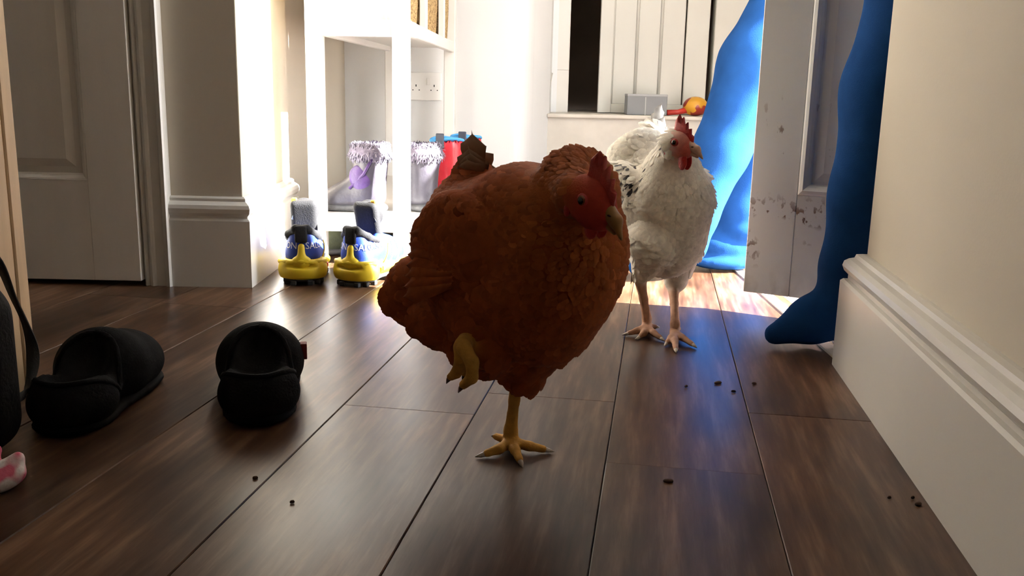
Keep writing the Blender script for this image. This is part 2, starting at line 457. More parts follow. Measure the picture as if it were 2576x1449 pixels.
pier_y = 2.058
pxw = at(610, 511, pier_y).x                                        # corner of the pier wall
cas0, cas1 = at(368, 716, 2.045).x, at(428, 520, 2.05).x
wall_left = struct('wall_left', prism([(cas0 + .03, pier_y), (pxw - .001, pier_y), (pxw - .001, pier_y + .012), (cas0 + .03, pier_y + .012)], -0.02, ZC), M['wall'], label='cream face of the wall pier on the left')
wall_ret = struct('wall_left_return', prism([(cas0 + .03, pier_y + .012), (pxw, pier_y + .001), (pxw, 2.50), (pxw - .05, 2.50), (pxw - .05, 3.62), (-2.6, 3.62), (-2.6, 2.3), (cas0 + .03, 2.3)], -0.02, ZC), M['wall'], label='cream return of the wall pier and the recess beyond')
wall_left2 = struct('wall_left_door', prism([(-2.6, pier_y), (-1.66, pier_y), (-1.66, 2.3), (-2.6, 2.3)], -0.02, ZC), M['wall'], label='cream wall left of the panel door')
wall_left3 = struct('wall_left_lintel', box(-1.67, cas0 + .031, pier_y, 2.3, 2.03, ZC), M['wall'], label='cream wall above the panel door')
SK_L = [(0, 0), (.020, 0), (.020, .150), (.017, .154), (.014, .156), (.014, .160), (.020, .167), (.0215, .177), (.019, .185),
        (.013, .190), (.009, .193), (.009, .199), (.005, .203), (0, .203)]
base_l = struct('baseboard_left', sweep(SK_L, [(cas1 - .004, pier_y), (pxw, pier_y), (pxw, 2.50), (pxw - .05, 2.50)], side=-1), M['gloss'], label='tall white moulded skirting around the wall pier')
# casing of the panel door: flat board with ridges and a rounded outer back band
CP = [(0, 0), (0, .016), (.006, .020), (.012, .016), (.016, .016), (.020, .021), (.026, .023), (.032, .021), (.036, .018), (.062, .019), (.066, .024),
      (.078, .028), (.082, .024), (.082, 0)]
def casing(name, x0, y, z0, z1, width, label, m):
    s = width / .082
    v = [(x0 + a * s, y - b, z) for z in (z0, z1) for a, b in CP]; n = len(CP)
    f = [list(range(n)), list(range(n, 2 * n))] + [[i, (i + 1) % n, n + (i + 1) % n, n + i] for i in range(n)]
    bm = bmesh.new(); bv = [bm.verts.new(p) for p in v]
    for q in f: bm.faces.new([bv[i] for i in q])
    return struct(name, bm_mesh(bm), m, label=label)
casing('trim_2', cas0, pier_y, 0, 2.08, cas1 - cas0, 'white moulded casing beside the panel door', M['gloss'])
# near left: cream timber casing at the end of the near wall
cx = fl(70, 985).x + .016; cy = fl(70, 985).y
wall_near = struct('wall_left_near', prism([(-2.6, -2.39), (cx - .02, -2.39), (cx - .02, cy - .17), (cx - .05, cy - .17), (cx - .05, cy - .001), (cx - .16, cy - .001), (cx - .16, -2.3), (-2.6, -2.3)], -0.02, ZC), M['wall'], label='near left wall of the hall')
tr3 = struct('trim_3', box(cx - .06, cx, cy - .028, cy, 0, 2.1, .002), M['cream'], label='tan timber door frame with a fine groove')
link('frame_face', box(cx - .06, cx - .0015, cy - .17, cy - .030, 0, 2.1, .002), M['cream'], tr3)
for zz in (0.25,):
    pass
wall_rear = struct('wall_rear', box(-2.6, 1.3, -2.55, -2.40, -0.02, ZC), M['wall'], label='wall behind the viewer')
wall_side = struct('wall_left_outer', box(-2.75, -2.6, -2.55, 3.62, -0.02, ZC), M['wall'], label='outer left wall')
# outside wall with the door opening
DY0, DY1, DX = 1.545, 2.45, 1.20
we = struct('wall_right_outer', prism([(DX, -2.55), (DX + .14, -2.55), (DX + .14, DY0), (DX, DY0)], -0.05, ZC), M['wall'], label='outer wall before the open door')
struct('wall_right_far', prism([(DX, DY1), (DX + .14, DY1), (DX + .14, 5.7), (DX, 5.7)], -0.05, ZC), M['wall'], label='outer wall past the open door')
struct('wall_right_lintel', box(DX, DX + .14, DY0 - .001, DY1 + .001, 2.06, ZC), M['wall'], label='outer wall above the open door')
struct('trim_4', box(DX - .02, DX + .05, DY0 - .06, DY0 - .002, 0, 2.1, .003), M['gloss'], label='white door post at the hinges')
# far wall with a rounded corner, running back to the landing
FY = 3.62
fx = at(1305, 200, FY).x
arc = []
ex, ey = at(1378, 300, 3.98).x, 3.98
for t in np.linspace(0, 1, 9):
    # quadratic corner from the far wall to the return
    p0, p1, p2 = np.array([fx - .03, FY]), np.array([fx + .035, FY]), np.array([fx + .06, FY + .12])
    q = (1 - t) ** 2 * p0 + 2 * t * (1 - t) * p1 + t * t * p2; arc.append(tuple(q))
wall_far = struct('wall_far', prism([(pxw - .06, FY)] + arc + [(ex + .004, ey), (ex + .02, 4.215), (at(1398, 230, 4.22).x + .004, 4.215), (at(1398, 230, 4.22).x + .004, 4.45), (pxw - .06, 4.45)], -0.02, ZC), M['wallwhite'], label='white far wall with a rounded corner')
smooth(wall_far.data, False)
struct('ceiling', box(-2.75, DX + .14, -2.55, 5.7, ZC, ZC + .1), M['ceil'], label='white ceiling')
struct('wall_end', box(-2.75, DX + .14, 5.55, 5.7, -0.02, ZC), M['dark'], label='end wall of the cupboard beyond the landing')

# landing: raised step with a nosing
STZ = at(1580, 290, 3.95).z
sx0, sx1 = at(1376, 300, 3.96).x, DX
step = struct('floor_3', box(sx0, sx1, 3.965, 4.9, -0.02, STZ - .016), M['stepwood'], label='pale painted raised landing step')
link('nosing', box(sx0, sx1, 3.945, 4.9, STZ - .016, STZ, .004, 2), M['stepwood'], step)
# casing and cupboard door on the landing
CY = 4.22
c0, c1, cm = at(1369, 100, CY).x, at(1434, 100, CY).x, at(1398, 230, CY).x
zt = at(1385, 176, CY).z
tr5 = struct('trim_5', box(cm, c1, CY, CY + .07, STZ, zt + .002, .002), M['gloss'], label='white stepped casing left of the grooved cupboard door')
link('upper_board', box(c0 + .012, c1, CY - .004, CY + .07, zt, 2.0, .003), M['gloss'], tr5)
for xx in (0.0, .010):
    link('bead', box(c0 + xx, c0 + xx + .008, CY - .010, CY + .05, zt + .008 - xx * .3, 2.0, .003, 2), M['gloss'], tr5)
struct('wall_cupboard', box(c1 - .06, c1 - .02, CY + .07, 5.55, STZ, ZC), M['dark'], label='side of the cupboard beyond the landing')
struct('wall_cupboard_far', box(1.0, 1.05, CY + .10, 5.55, STZ, ZC), M['dark'], label='far side of the cupboard beyond the landing')
struct('wall_cupboard_top', box(c1 - .06, 1.05, CY + .06, 5.55, 2.02, 2.06), M['dark'], label='top of the cupboard beyond the landing')
d0, d1 = at(1508, 150, CY).x, at(1786, 150, CY).x
cup = empty('door_3', ((d0 + d1) / 2, CY, STZ)); tag(cup, 'white tongue and groove cupboard door on the landing', kind='structure')
zb = at(1600, 262, CY).z
keep(link('stile', box(d0, at(1541, 150, CY).x, CY, CY + .03, STZ + .003, 2.0, .002), M['tgpaint']), cup)
keep(link('bottom_rail', box(at(1541, 150, CY).x, d1, CY + .004, CY + .03, STZ + .003, zb, .002), M['tgpaint']), cup)
edges = [1541, 1601, 1661, 1722, 1783]
for a, b_ in zip(edges[:-1], edges[1:]):
    xa, xb = at(a, 150, CY).x, at(b_, 150, CY).x
    keep(link('board', box(xa + .003, xb - .003, CY + .010, CY + .028, zb - .001, 2.0, .004, 2), M['tgpaint']), cup)
    if a != 1722:
        keep(link('bead', tube([(xa, CY + .008, zb), (xa, CY + .008, 2.0)], .007, 8), M['tgpaint']), cup)
struct('trim_6', box(at(1793, 150, CY).x, 1.2, CY - .005, CY + .07, STZ, 2.05, .003), M['cream'] if False else M['tgpaint'], label='white frame right of the grooved cupboard door')
struct('trim_7', box(c0, 1.2, CY - .005, CY + .07, 2.0, ZC), M['tgpaint'], label='white board above the cupboard door')
# slanting beads on the return wall beside the landing
for k, (a, b_, w) in enumerate((((1386, 182), (1343, 405), .0035), ((1390, 184), (1347, 405), .0022), ((1353, 175), (1338, 270), .0018))):
    pa = at(a[0], a[1], 4.10 if k < 2 else 3.95); pb = at(b_[0], b_[1], 3.86 if k < 2 else 3.86)
    o = struct('trim_%d' % (8 + k), tube([pa, pb], w, 6), M['gloss'], label='thin white bead on the wall beside the landing')

# ================================================================== doors
def panel_door(name, width, height, T, stile, brail, rails, m, label, zoff, bead=.012, raised=True):
    """door in its own frame: x along the leaf from the free edge, y through it, z up; parts as children"""
    root = empty(name); tag(root, label, kind='structure')
    link('stile', box(0, stile, 0, T, zoff, height, .0015), m, root)
    link('stile', box(width - stile, width, 0, T, zoff, height, .0015), m, root)
    zs = [(zoff, brail)] + rails
    for a, b_ in zs: link('rail', box(stile - .0005, width - stile + .0005, 0.0005, T - .0005, a, b_, .001), m, root)
    for (a, b_), (c, d) in zip(zs[:-1], zs[1:]):
        x0, x1, z0, z1 = stile, width - stile, b_, c
        mid = (x0 + x1) / 2
        xs = [(x0, x1)] if not isinstance(raised, float) else [(x0, mid - raised), (mid + raised, x1)]
        for xa, xb in xs:
            bm = bmesh.new()
            loops = []
            dd = [(0, .012), (.028, .012), (.045, .005), (.06, .005)] if raised else [(0, .014), (.03, .014)]
            for ins, dep in dd:
                loops.append([bm.verts.new((x, dep, z)) for x, z in ((xa + ins, z0 + ins), (xb - ins, z0 + ins), (xb - ins, z1 - ins), (xa + ins, z1 - ins))])
            for i in range(len(loops) - 1):
                for j in range(4): bm.faces.new([loops[i][j], loops[i][(j + 1) % 4], loops[i + 1][(j + 1) % 4], loops[i + 1][j]])
            bm.faces.new(loops[-1])
            back = [bm.verts.new((x, T - .012, z)) for x, z in ((xa, z0), (xb, z0), (xb, z1), (xa, z1))]
            bm.faces.new(back)
            for j in range(4): bm.faces.new([loops[0][j], loops[0][(j + 1) % 4], back[(j + 1) % 4], back[j]])
            link('panel', bm_mesh(bm), m, root)
            # moulding round the panel
            prof = [(0, .001), (.004, -.004), (.010, -.006), (.016, -.002), (.020, .004), (.022, .012), (0, .012)] if bead > .01 else [(0, .0), (.004, .001), (.010, .006), (.014, .0115), (0, .0115)]
            v, f = [], []; k = len(prof)
            for (sx, sz, qx, qz) in ((xa, z0, 1, 1), (xb, z0, -1, 1), (xb, z1, -1, -1), (xa, z1, 1, -1)):
                for a_, y_ in prof: v.append((sx + qx * a_, y_, sz + qz * a_))
            for i in range(4):
                for j in range(k):
                    f.append([i * k + j, i * k + (j + 1) % k, ((i + 1) % 4) * k + (j + 1) % k, ((i + 1) % 4) * k + j])
            bm2 = bmesh.new(); bv = [bm2.verts.new(p) for p in v]
            for q in f: bm2.faces.new([bv[i] for i in q])
            link('moulding', bm_mesh(bm2), m, root)
    return root

# muddy paint for the open outside door
def muddy():
    m = mat('muddy_white_door_paint', (0.66, 0.66, 0.65), 0.42, bump=0.03, bscale=70)
    nt = m.node_tree; N = nt.nodes; Lk = nt.links; b = N['Principled BSDF']
    g = N.new('ShaderNodeNewGeometry'); sp = N.new('ShaderNodeSeparateXYZ'); Lk.new(g.outputs['Position'], sp.inputs[0])
    def noise(sc, st, det=4):
        mp = N.new('ShaderNodeMapping'); mp.inputs['Scale'].default_value = st; Lk.new(g.outputs['Position'], mp.inputs[0])
        n = N.new('ShaderNodeTexNoise'); n.inputs['Scale'].default_value = sc; n.inputs['Detail'].default_value = det; Lk.new(mp.outputs[0], n.inputs['Vector']); return n.outputs[0]
    def mr(src, a, b_, c=0., d=1.):
        r = N.new('ShaderNodeMapRange'); r.inputs[1].default_value = a; r.inputs[2].default_value = b_; r.inputs[3].default_value = c; r.inputs[4].default_value = d
        Lk.new(src, r.inputs[0]); return r.outputs[0]
    def mul(a, b_):
        q = N.new('ShaderNodeMath'); q.operation = 'MULTIPLY'; Lk.new(a, q.inputs[0]); Lk.new(b_, q.inputs[1]); return q.outputs[0]
    def mx(a, b_):
        q = N.new('ShaderNodeMath'); q.operation = 'MAXIMUM'; Lk.new(a, q.inputs[0]); Lk.new(b_, q.inputs[1]); return q.outputs[0]
    spots = mr(noise(55, (1.3, 1.3, 1), 5), 0.56, 0.61)
    band = mul(mr(sp.outputs[2], .10, .15), mr(sp.outputs[2], .26, .22))
    clus = mr(noise(9, (1, 1, 1.3), 2), 0.44, 0.52)
    s1 = mul(mul(spots, band), clus)
    low = mul(mr(sp.outputs[2], .13, .05), mr(noise(16, (1.5, 1.5, .9), 5), 0.46, 0.72))
    high = mul(mul(mr(noise(28, (1.6, 1.6, .8), 4), 0.665, 0.71), mr(sp.outputs[2], .22, .28)), mr(sp.outputs[2], .46, .36))
    s2 = mul(low, mr(noise(5, (1, 1, 1), 2), .35, .6, .25, .7))
    allm = mx(mx(s1, s2), high)
    mixn = N.new('ShaderNodeMix'); mixn.data_type = 'RGBA'
    mixn.inputs[6].default_value = (0.84, 0.84, 0.82, 1); mixn.inputs[7].default_value = (0.17, 0.085, 0.05, 1)
    Lk.new(allm, mixn.inputs[0]); Lk.new(mixn.outputs[2], b.inputs['Base Color'])
    rg = mr(allm, 0, 1, .42, .85); Lk.new(rg, b.inputs['Roughness'])
    return m
M['muddy'] = muddy()
fe0, fe1 = fl(1869, 733, .05), fl(2046, 755, .05)
dv = Vector((fe1.x - fe0.x, fe1.y - fe0.y)).normalized()
DW = 0.755
pz = onplane(2006, 491, Vector((fe0.x, fe0.y, 0)), Vector((-dv.y, dv.x, 0)))
st_w = (Vector((pz.x, pz.y)) - Vector((fe0.x, fe0.y))).dot(dv)
door1 = panel_door('door_1', DW, 1.98, .044, st_w, pz.z, [(.86, 1.06), (1.87, 1.98)], M['muddy'], 'white panelled outside door standing open, muddy along its bottom', .05)
door1.location = (fe0.x, fe0.y, 0); door1.rotation_euler = (0, 0, math.atan2(dv.y, dv.x))
# inside panel door on the left
LX1 = fl(349, 711, .012).x; LY = 2.030
door2 = panel_door('door_2', .76, 1.99, .035, .105, .236, [(.86, 1.0), (1.88, 1.99)], M['doorpaint'], 'white moulded panel door standing slightly proud of its frame', .012, bead=.005, raised=.05)
door2.location = (LX1 - .76, LY, 0)
# ================================================================== the two hens
FM = mat_attr('hen_feathers', rough=0.75, spec=0.15, var=0.14, scale=90, sheen=0.08)
SM = mat_attr('hen_body', rough=0.7, spec=0.2, var=0.12, scale=120, bump=0.15, bscale=500)
M['comb'] = mat('red_comb', (0.50, 0.040, 0.030), 0.5, var=0.15, scale=150, bump=0.25, bscale=500)
M['combw'] = mat('deep_red_comb', (0.46, 0.016, 0.014), 0.5, var=0.15, scale=150, bump=0.25, bscale=500)
M['beak'] = mat('horn_beak', (0.36, 0.19, 0.065), 0.4, var=0.15, scale=120)
M['beakp'] = mat('pale_horn_beak', (0.55, 0.36, 0.28), 0.4, var=0.15, scale=120)
M['eye'] = mat('orange_iris', (0.16, 0.045, 0.012), 0.12)
M['pupil'] = mat('black_pupil', (0.004, 0.004, 0.004), 0.05)
M['claw'] = mat('grey_claw', (0.16, 0.12, 0.09), 0.35, var=0.2, scale=200)
M['clawp'] = mat('pale_claw', (0.5, 0.44, 0.38), 0.35, var=0.2, scale=200)
M['nostril'] = mat('dark_nostril', (0.05, 0.02, 0.015), 0.8)

class Hen:
    """places points of a hen: its plan centre, its heading and the pixel they show at"""
    def __init__(s, cx, cy, heading_deg):
        a = math.radians(heading_deg); s.F = Vector((math.cos(a), math.sin(a), 0)); s.R = Vector((s.F.y, -s.F.x, 0)); s.Z = Vector((0, 0, 1))
        s.C = Vector((cx, cy, 0)); s.axes = [s.F, s.R, s.Z]
    def p(s, px, py, lat=0.0):
        return onplane(px, py, s.C + s.R * lat, s.R)
    def e(s, px, py, lat, rad, tilt=0.0, **kw):
        ca, sa = math.cos(tilt), math.sin(tilt)
        ax = [s.F * ca + s.Z * sa, s.R, s.Z * ca - s.F * sa]
        return el(s.p(px, py, lat), rad, ax, **kw)

def flat_plate(outline, thick, basis, origin, bulge=0.0):
    """rounded plate from an outline in (u, v); basis (u axis, v axis, normal)"""
    U, V_, N_ = basis; n = len(outline)
    cu = sum(p[0] for p in outline) / n; cv = sum(p[1] for p in outline) / n
    rings = [(1.0, 0.0), (0.93, 0.75), (0.70, 1.0)]
    v, f = [], []
    for sgn in (1, -1):
        for s_, h in rings:
            for (a, b) in outline:
                v.append(origin + U * (cu + (a - cu) * s_) + V_ * (cv + (b - cv) * s_) + N_ * (sgn * thick * .5 * h))
    for k in range(2):
        o = k * 3 * n
        for r in range(2):
            for i in range(n):
                f.append([o + r * n + i, o + r * n + (i + 1) % n, o + (r + 1) * n + (i + 1) % n, o + (r + 1) * n + i])
        f.append([o + 2 * n + i for i in range(n)])
    bm = bmesh.new(); bv = [bm.verts.new(p) for p in v]
    for q in f: bm.faces.new([bv[i] for i in q])
    bmesh.ops.remove_doubles(bm, verts=bm.verts, dist=1e-6)
    return bm_mesh(bm, True)

def head_parts(root, H, fwd, up, scale, comb_pts, mats, wattle=1.0, look=None):
    """beak, eyes, comb, wattles and ear lobes about the head centre H looking along fwd"""
    side = fwd.cross(up).normalized(); up = side.cross(fwd).normalized(); s = scale
    W = lambda a, b, c: H + fwd * (a * s) + side * (b * s) + up * (c * s)
    top = skin([rc(W(.78, 0, .02), W(1.38, 0, -.16), .36 * s, .24 * s, k=.004), rc(W(1.38, 0, -.16), W(1.86, 0, -.66), .23 * s, .06 * s, k=.004)], .0012, k=.004, relax=1)
    bk = keep(link('upper_beak', top, mats['beak']), root)
    low = skin([rc(W(.75, 0, -.28), W(1.48, 0, -.58), .24 * s, .10 * s, k=.004)], .0012, k=.004, relax=1)
    keep(link('lower_beak', low, mats['beak']), root)
    for b in (-1, 1):
        keep(link('nostril', skin([el(W(1.20, b * .24, -.02), (.11 * s, .05 * s, .05 * s), [fwd * .9 - up * .4, side, up])], .0008, k=0, relax=0), M['nostril']), bk)
        ring = skin([el(W(.20, b * .70, .16), (.30 * s, .12 * s, .26 * s), [fwd, side, up])], .0012, k=0)
        rg = keep(link('eyelid', ring, mats['comb']), root)
        eye = skin([el(W(.22, b * .755, .17), (.20 * s, .11 * s, .20 * s), [fwd, side, up])], .0010, k=0)
        eo = keep(link('eye', eye, M['eye']), root)
        keep(link('pupil', skin([el(W(.24, b * .835, .17), (.14 * s, .055 * s, .14 * s), [fwd, side, up])], .0008, k=0), M['pupil']), eo)
        # wattle: hanging rounded lobe
        wt = skin([el(W(.62, b * .26, -.95 * (.6 + .4 * wattle)), (.34 * s, .10 * s, .52 * s * wattle), [fwd, side, up]), rc(W(.62, b * .26, -.45), W(.62, b * .28, -.8), .14 * s, .12 * s)], .0014, k=.006)
        keep(link('wattle', wt, mats['comb']), root)
        lo = skin([el(W(-.42, b * .62, -.42), (.20 * s, .10 * s, .38 * s), [fwd, side, up])], .0012, k=0)
        keep(link('ear_lobe', lo, mats['lobe']), root)
    # comb: upright plate of points along the crown
    cmesh = flat_plate([(a * s, b * s) for a, b in comb_pts], .26 * s, (fwd, up, side), H)
    keep(link('comb', cmesh, mats['comb']), root)

def toe(pts, r0, r1, mats_claw, root, prims, col, clawlen=.014):
    pts = [Vector(p) for p in pts]; n = len(pts)
    rad = [r0 + (r1 - r0) * i / (n - 1) for i in range(n)]
    prims += chain(pts, rad, col=col, k=.004)
    d = (pts[-1] - pts[-2]).normalized(); dn = Vector((0, 0, -1)) if pts[-1].z > .03 else Vector((0, 0, -.25))
    c = [pts[-1] - d * .003, pts[-1] + d * clawlen * .5 + dn * .001, pts[-1] + d * clawlen + dn * .004]
    if pts[-1].z < .03: c = [Vector((q.x, q.y, max(q.z, .0022))) for q in c]
    keep(link('claw', tube(c, [r1 * .8, r1 * .55, .0006], 7), mats_claw), root)

# ------------------------------------------------------------------ brown hen
BF = fl(1290, 1140)
hb = Hen(BF.x - .030, BF.y - .020, -50.0)
brown = empty('brown_hen', (hb.C.x, hb.C.y, 0))
tag(brown, 'rust brown hen with a red comb standing on one yellow leg', 'hen', 'hens walking through the hall')
c_b, c_n, c_br, c_fl = (.345, .078, .020), (.39, .105, .026), (.345, .078, .020), (.345, .078, .020)
c_y = (.60, .32, .070); c_face = (.46, .050, .034)
HB = hb.p(1486, 505, .044)
fwd_b = Vector((.64, -.70, -.32)).normalized()
up_b = (hb.Z - fwd_b * fwd_b.z).normalized()
pr = [
    hb.e(1275, 690, 0, (.112, .082, .098), .10, col=c_b),
    hb.e(1238, 585, 0, (.082, .072, .066), -.25, col=c_b, k=.022),
    hb.e(1092, 735, .012, (.058, .060, .050), .0, col=c_fl, k=.010),
    hb.e(1372, 730, 0, (.066, .074, .082), .0, col=c_br, k=.018),
    hb.e(1165, 790, .010, (.058, .062, .045), .35, col=c_fl, k=.015),
    hb.e(1440, 640, 0, (.052, .064, .080), .0, col=c_br, k=.022),
    hb.e(1330, 560, 0, (.090, .068, .066), .15, col=c_n, k=.022),
    rc(hb.p(1400, 570, .0), hb.p(1450, 474, .0), .060, .040, col=c_n, k=.022),
    rc(hb.p(1452, 476, .004), HB - fwd_b * .012, .039, .021, col=c_n, k=.012),
    el(HB, (.029, .0215, .024), [fwd_b, fwd_b.cross(up_b), up_b], col=c_face, k=.004),
    el(HB + fwd_b * .012 - up_b * .008, (.020, .0195, .018), [fwd_b, fwd_b.cross(up_b), up_b], col=c_face, k=.004),
    # thighs
    rc(hb.p(1345, 845, -.035), hb.p(1322, 922, -.035), .048, .030, col=c_br, k=.012),
    hb.e(1245, 865, .0, (.050, .055, .038), .2, col=c_b, k=.015),
    rc(hb.p(1245, 825, .040), hb.p(1232, 880, .055), .040, .024, col=c_b, k=.015),
    # rump towards the tail
    rc(hb.p(1180, 530, 0), hb.p(1198, 445, 0), .042, .018, col=c_b, k=.025),
]
# wings lie folded along both sides
for sgn in (1, -1):
    A = hb.p(1360, 600, 0) + hb.R * (sgn * .062); B = hb.p(1175, 565, 0) + hb.R * (sgn * .064)
    pr.append(el((A + B) / 2 + hb.Z * -.012, ((A - B).length * .52, .026, .060), [(A - B).normalized(), hb.R, (A - B).normalized().cross(hb.R) * -1], col=c_b, k=.012))
# standing leg
kn = hb.p(1303, 925, -.035); an = fl(1283, 1098, .018)
an = Vector((fl(1284, 1118, .006).x, fl(1284, 1118, .006).y, .024))
pr += chain([kn, kn.lerp(an, .5), an], [.0105, .0068, .0088], col=c_y, k=.006)
foot_c = Vector((an.x, an.y, .010))
pr.append(rc(an, foot_c, .009, .009, col=c_y, k=.005))
for tip, mid in (((1308, 1158), (1296, 1132)), ((1222, 1141), (1255, 1130)), ((1368, 1130), (1330, 1122))):
    t = fl(*tip, .0055); m_ = fl(*mid, .010)
    toe([foot_c, m_, t], .0075, .0052, M['clawp'], brown, pr, c_y)
hind = fl(1247, 1098, .010); toe([foot_c, hind], .007, .005, M['claw'], brown, pr, c_y, .008)
# lifted foot hanging with curled toes
lf = lambda px, py, d=0.: hb.p(px, py, .092 + d)
pr += chain([lf(1185, 838, -.045), lf(1165, 868)], [.010, .0098], col=c_y, k=.006)
toe([lf(1158, 876), lf(1160, 905), lf(1148, 938), lf(1134, 948)], .0082, .0052, M['claw'], brown, pr, c_y, .010)
toe([lf(1168, 876, .004), lf(1188, 912, .004), lf(1188, 950, .004), lf(1166, 968, .004)], .0086, .0056, M['claw'], brown, pr, c_y, .012)
toe([lf(1168, 880, -.012), lf(1178, 915, -.014), lf(1170, 940, -.014)], .0075, .005, M['claw'], brown, pr, c_y, .010)
body_me = skin(pr, .0026, k=.012, relax=3, cs=.004, floor=.0006)
body = keep(link('body', body_me, SM), brown)
head_parts(brown, HB, fwd_b, up_b, .0265,
           [(-.50, .55), (-.45, 1.0), (-.52, 1.45), (-.25, 1.86), (-.12, 1.30), (.05, 1.80), (.22, 1.22), (.42, 1.56), (.52, 1.02), (.78, 1.20), (.82, .72), (1.05, .70), (1.10, .28), (.7, .10), (.2, .45)],
           dict(beak=M['beak'], comb=M['comb'], lobe=M['comb']), wattle=.75)

def plumage(root, h, me, n, cols, seed, region, size=1.0, lift=.08):
    """contour feathers over the skin; region(P) gives (keep, length, width, colour, flow) arrays"""
    rng = np.random.default_rng(seed)
    P, N = sample_surface(me, n, rng)
    k, L, Wd, col, T = region(P, N, rng)
    P, N, L, Wd, col, T = P[k], N[k], L[k], Wd[k], col[k], T[k]
    fm = feather_mesh(P, N, T, L * size, Wd * size, col, lift=lift)
    o = keep(link('plumage', fm, FM), root); o['kind'] = 'stuff'
    return o

def frame_coords(h, P):
    Q = P - np.array(h.C); return Q @ np.array(h.F), Q @ np.array(h.R), P[:, 2]
def brown_region(P, N, rng):
    a, l, z = frame_coords(hb, P); n = len(P)
    dh = np.linalg.norm(P - np.array(HB), axis=1)
    f = (P - np.array(HB)) @ np.array(fwd_b)
    legs = (z < .098) | ((np.linalg.norm(P - np.array(lf(1165, 915)), axis=1) < .040) & (l > .045))
    kp = ~legs & ~((dh < .040) & (f > -.012))
    neck = np.clip(1 - np.abs(dh - .05) / .10, 0, 1)
    L = .022 - .008 * neck + rng.normal(0, .002, n); W = .015 - .008 * neck
    wing = (np.abs(l) > .070) & (z > .17) & (z < .30) & (a < .10)
    L = np.where(wing, .036, L); W = np.where(wing, .022, W)
    T = -np.array(h_F_b)[None] * 1.0 + np.array([0, 0, -1.0])[None] * np.clip((.30 - z) * 4, .25, 1.3)[:, None]
    T = T + rng.normal(0, .13, (n, 3))
    base = np.array(c_b)[None] * np.ones((n, 1))
    base = base * (1 - neck[:, None]) + np.array(c_n)[None] * neck[:, None]
    v = rng.normal(1.0, .11, n)[:, None]
    pale = (rng.random(n) < .03)[:, None]
    col = np.clip(base * v, .004, .9); col = np.where(pale, col * 1.3 + .008, col)
    return kp, np.clip(L, .010, .05), W, col, T
h_F_b = hb.F
plumage(brown, hb, body_me, 7500, None, 3, brown_region)

def quill(root, name, base, tip, width, normal, cols, m, seed=0, curve=.02, seg=9, tipcol=None):
    """a stiff tail or wing feather: vane with a shaft ridge"""
    base, tip = Vector(base), Vector(tip); d = tip - base; L = d.length; d.normalize()
    nrm = (Vector(normal) - d * d.dot(Vector(normal))).normalized(); b = nrm.cross(d)
    rng = random.Random(seed); v, f, cc = [], [], []
    for i in range(seg + 1):
        s = i / seg; w = width * (.35 + .9 * s) * (1 if s < .8 else max(0.05, math.sqrt(max(0, 1 - ((s - .8) / .2) ** 2)))) * .6
        ctr = base + d * (L * s) + nrm * (math.sin(s * 1.6) * curve)
        for q in (-1, -.5, 0, .5, 1):
            jag = rng.uniform(-.004, .004) if abs(q) == 1 else 0
            v.append(ctr + b * (w * q) + d * (jag - .010 * abs(q) * s) + nrm * (.003 * (1 - abs(q)))); 
            c_ = np.array(cols) * rng.uniform(.85, 1.12)
            if tipcol is not None: c_ = c_ * (1 - s ** 2) + np.array(tipcol) * s ** 2
            cc.append(c_)
    for i in range(seg):
        for q in range(4): a = i * 5 + q; f.append([a, a + 1, a + 6, a + 5])
    me = mesh_py(v, f, True); set_col(me, np.array(cc))
    return keep(link(name, me, m), root)
tb = hb.p(1205, 455, 0)
for i, (px, py, l, w, nz) in enumerate(((1197, 326, .0, .030, 0), (1188, 362, .010, .032, 1), (1206, 362, -.010, .032, 2), (1183, 388, .016, .034, 3), (1214, 390, -.016, .034, 4), (1196, 380, .004, .036, 5), (1192, 372, .014, .03, 6))):
    quill(brown, 'tail_feather', hb.p(1200, 470, l * .4), hb.p(px, py, l), w, hb.R * .8 + hb.F * (.25 if l >= 0 else .6), (.30, .10, .045), FM, seed=i, curve=.006, tipcol=(.42, .30, .22))
# flight feathers of the folded wings show as long overlapping vanes at the rear edge
for sgn in (1, -1):
    for i in range(7):
        z_ = i / 6
        A = hb.p(1230, 540 + 60 * z_, 0) + hb.R * (.082 * (sgn - 1)) if False else hb.C + hb.F * (.055 - .01 * z_) + hb.R * (sgn * .090) + hb.Z * (.285 - .045 * z_); B = hb.C + hb.F * (-.050 + .006 * z_) + hb.R * (sgn * (.076 + .014 * z_)) + hb.Z * (.285 - .075 * z_)
        quill(brown, 'wing_feather', A, B, .017, hb.R * sgn, (.35 + .03 * (i % 2), .084, .021), FM, seed=20 + i, curve=.008, seg=7)

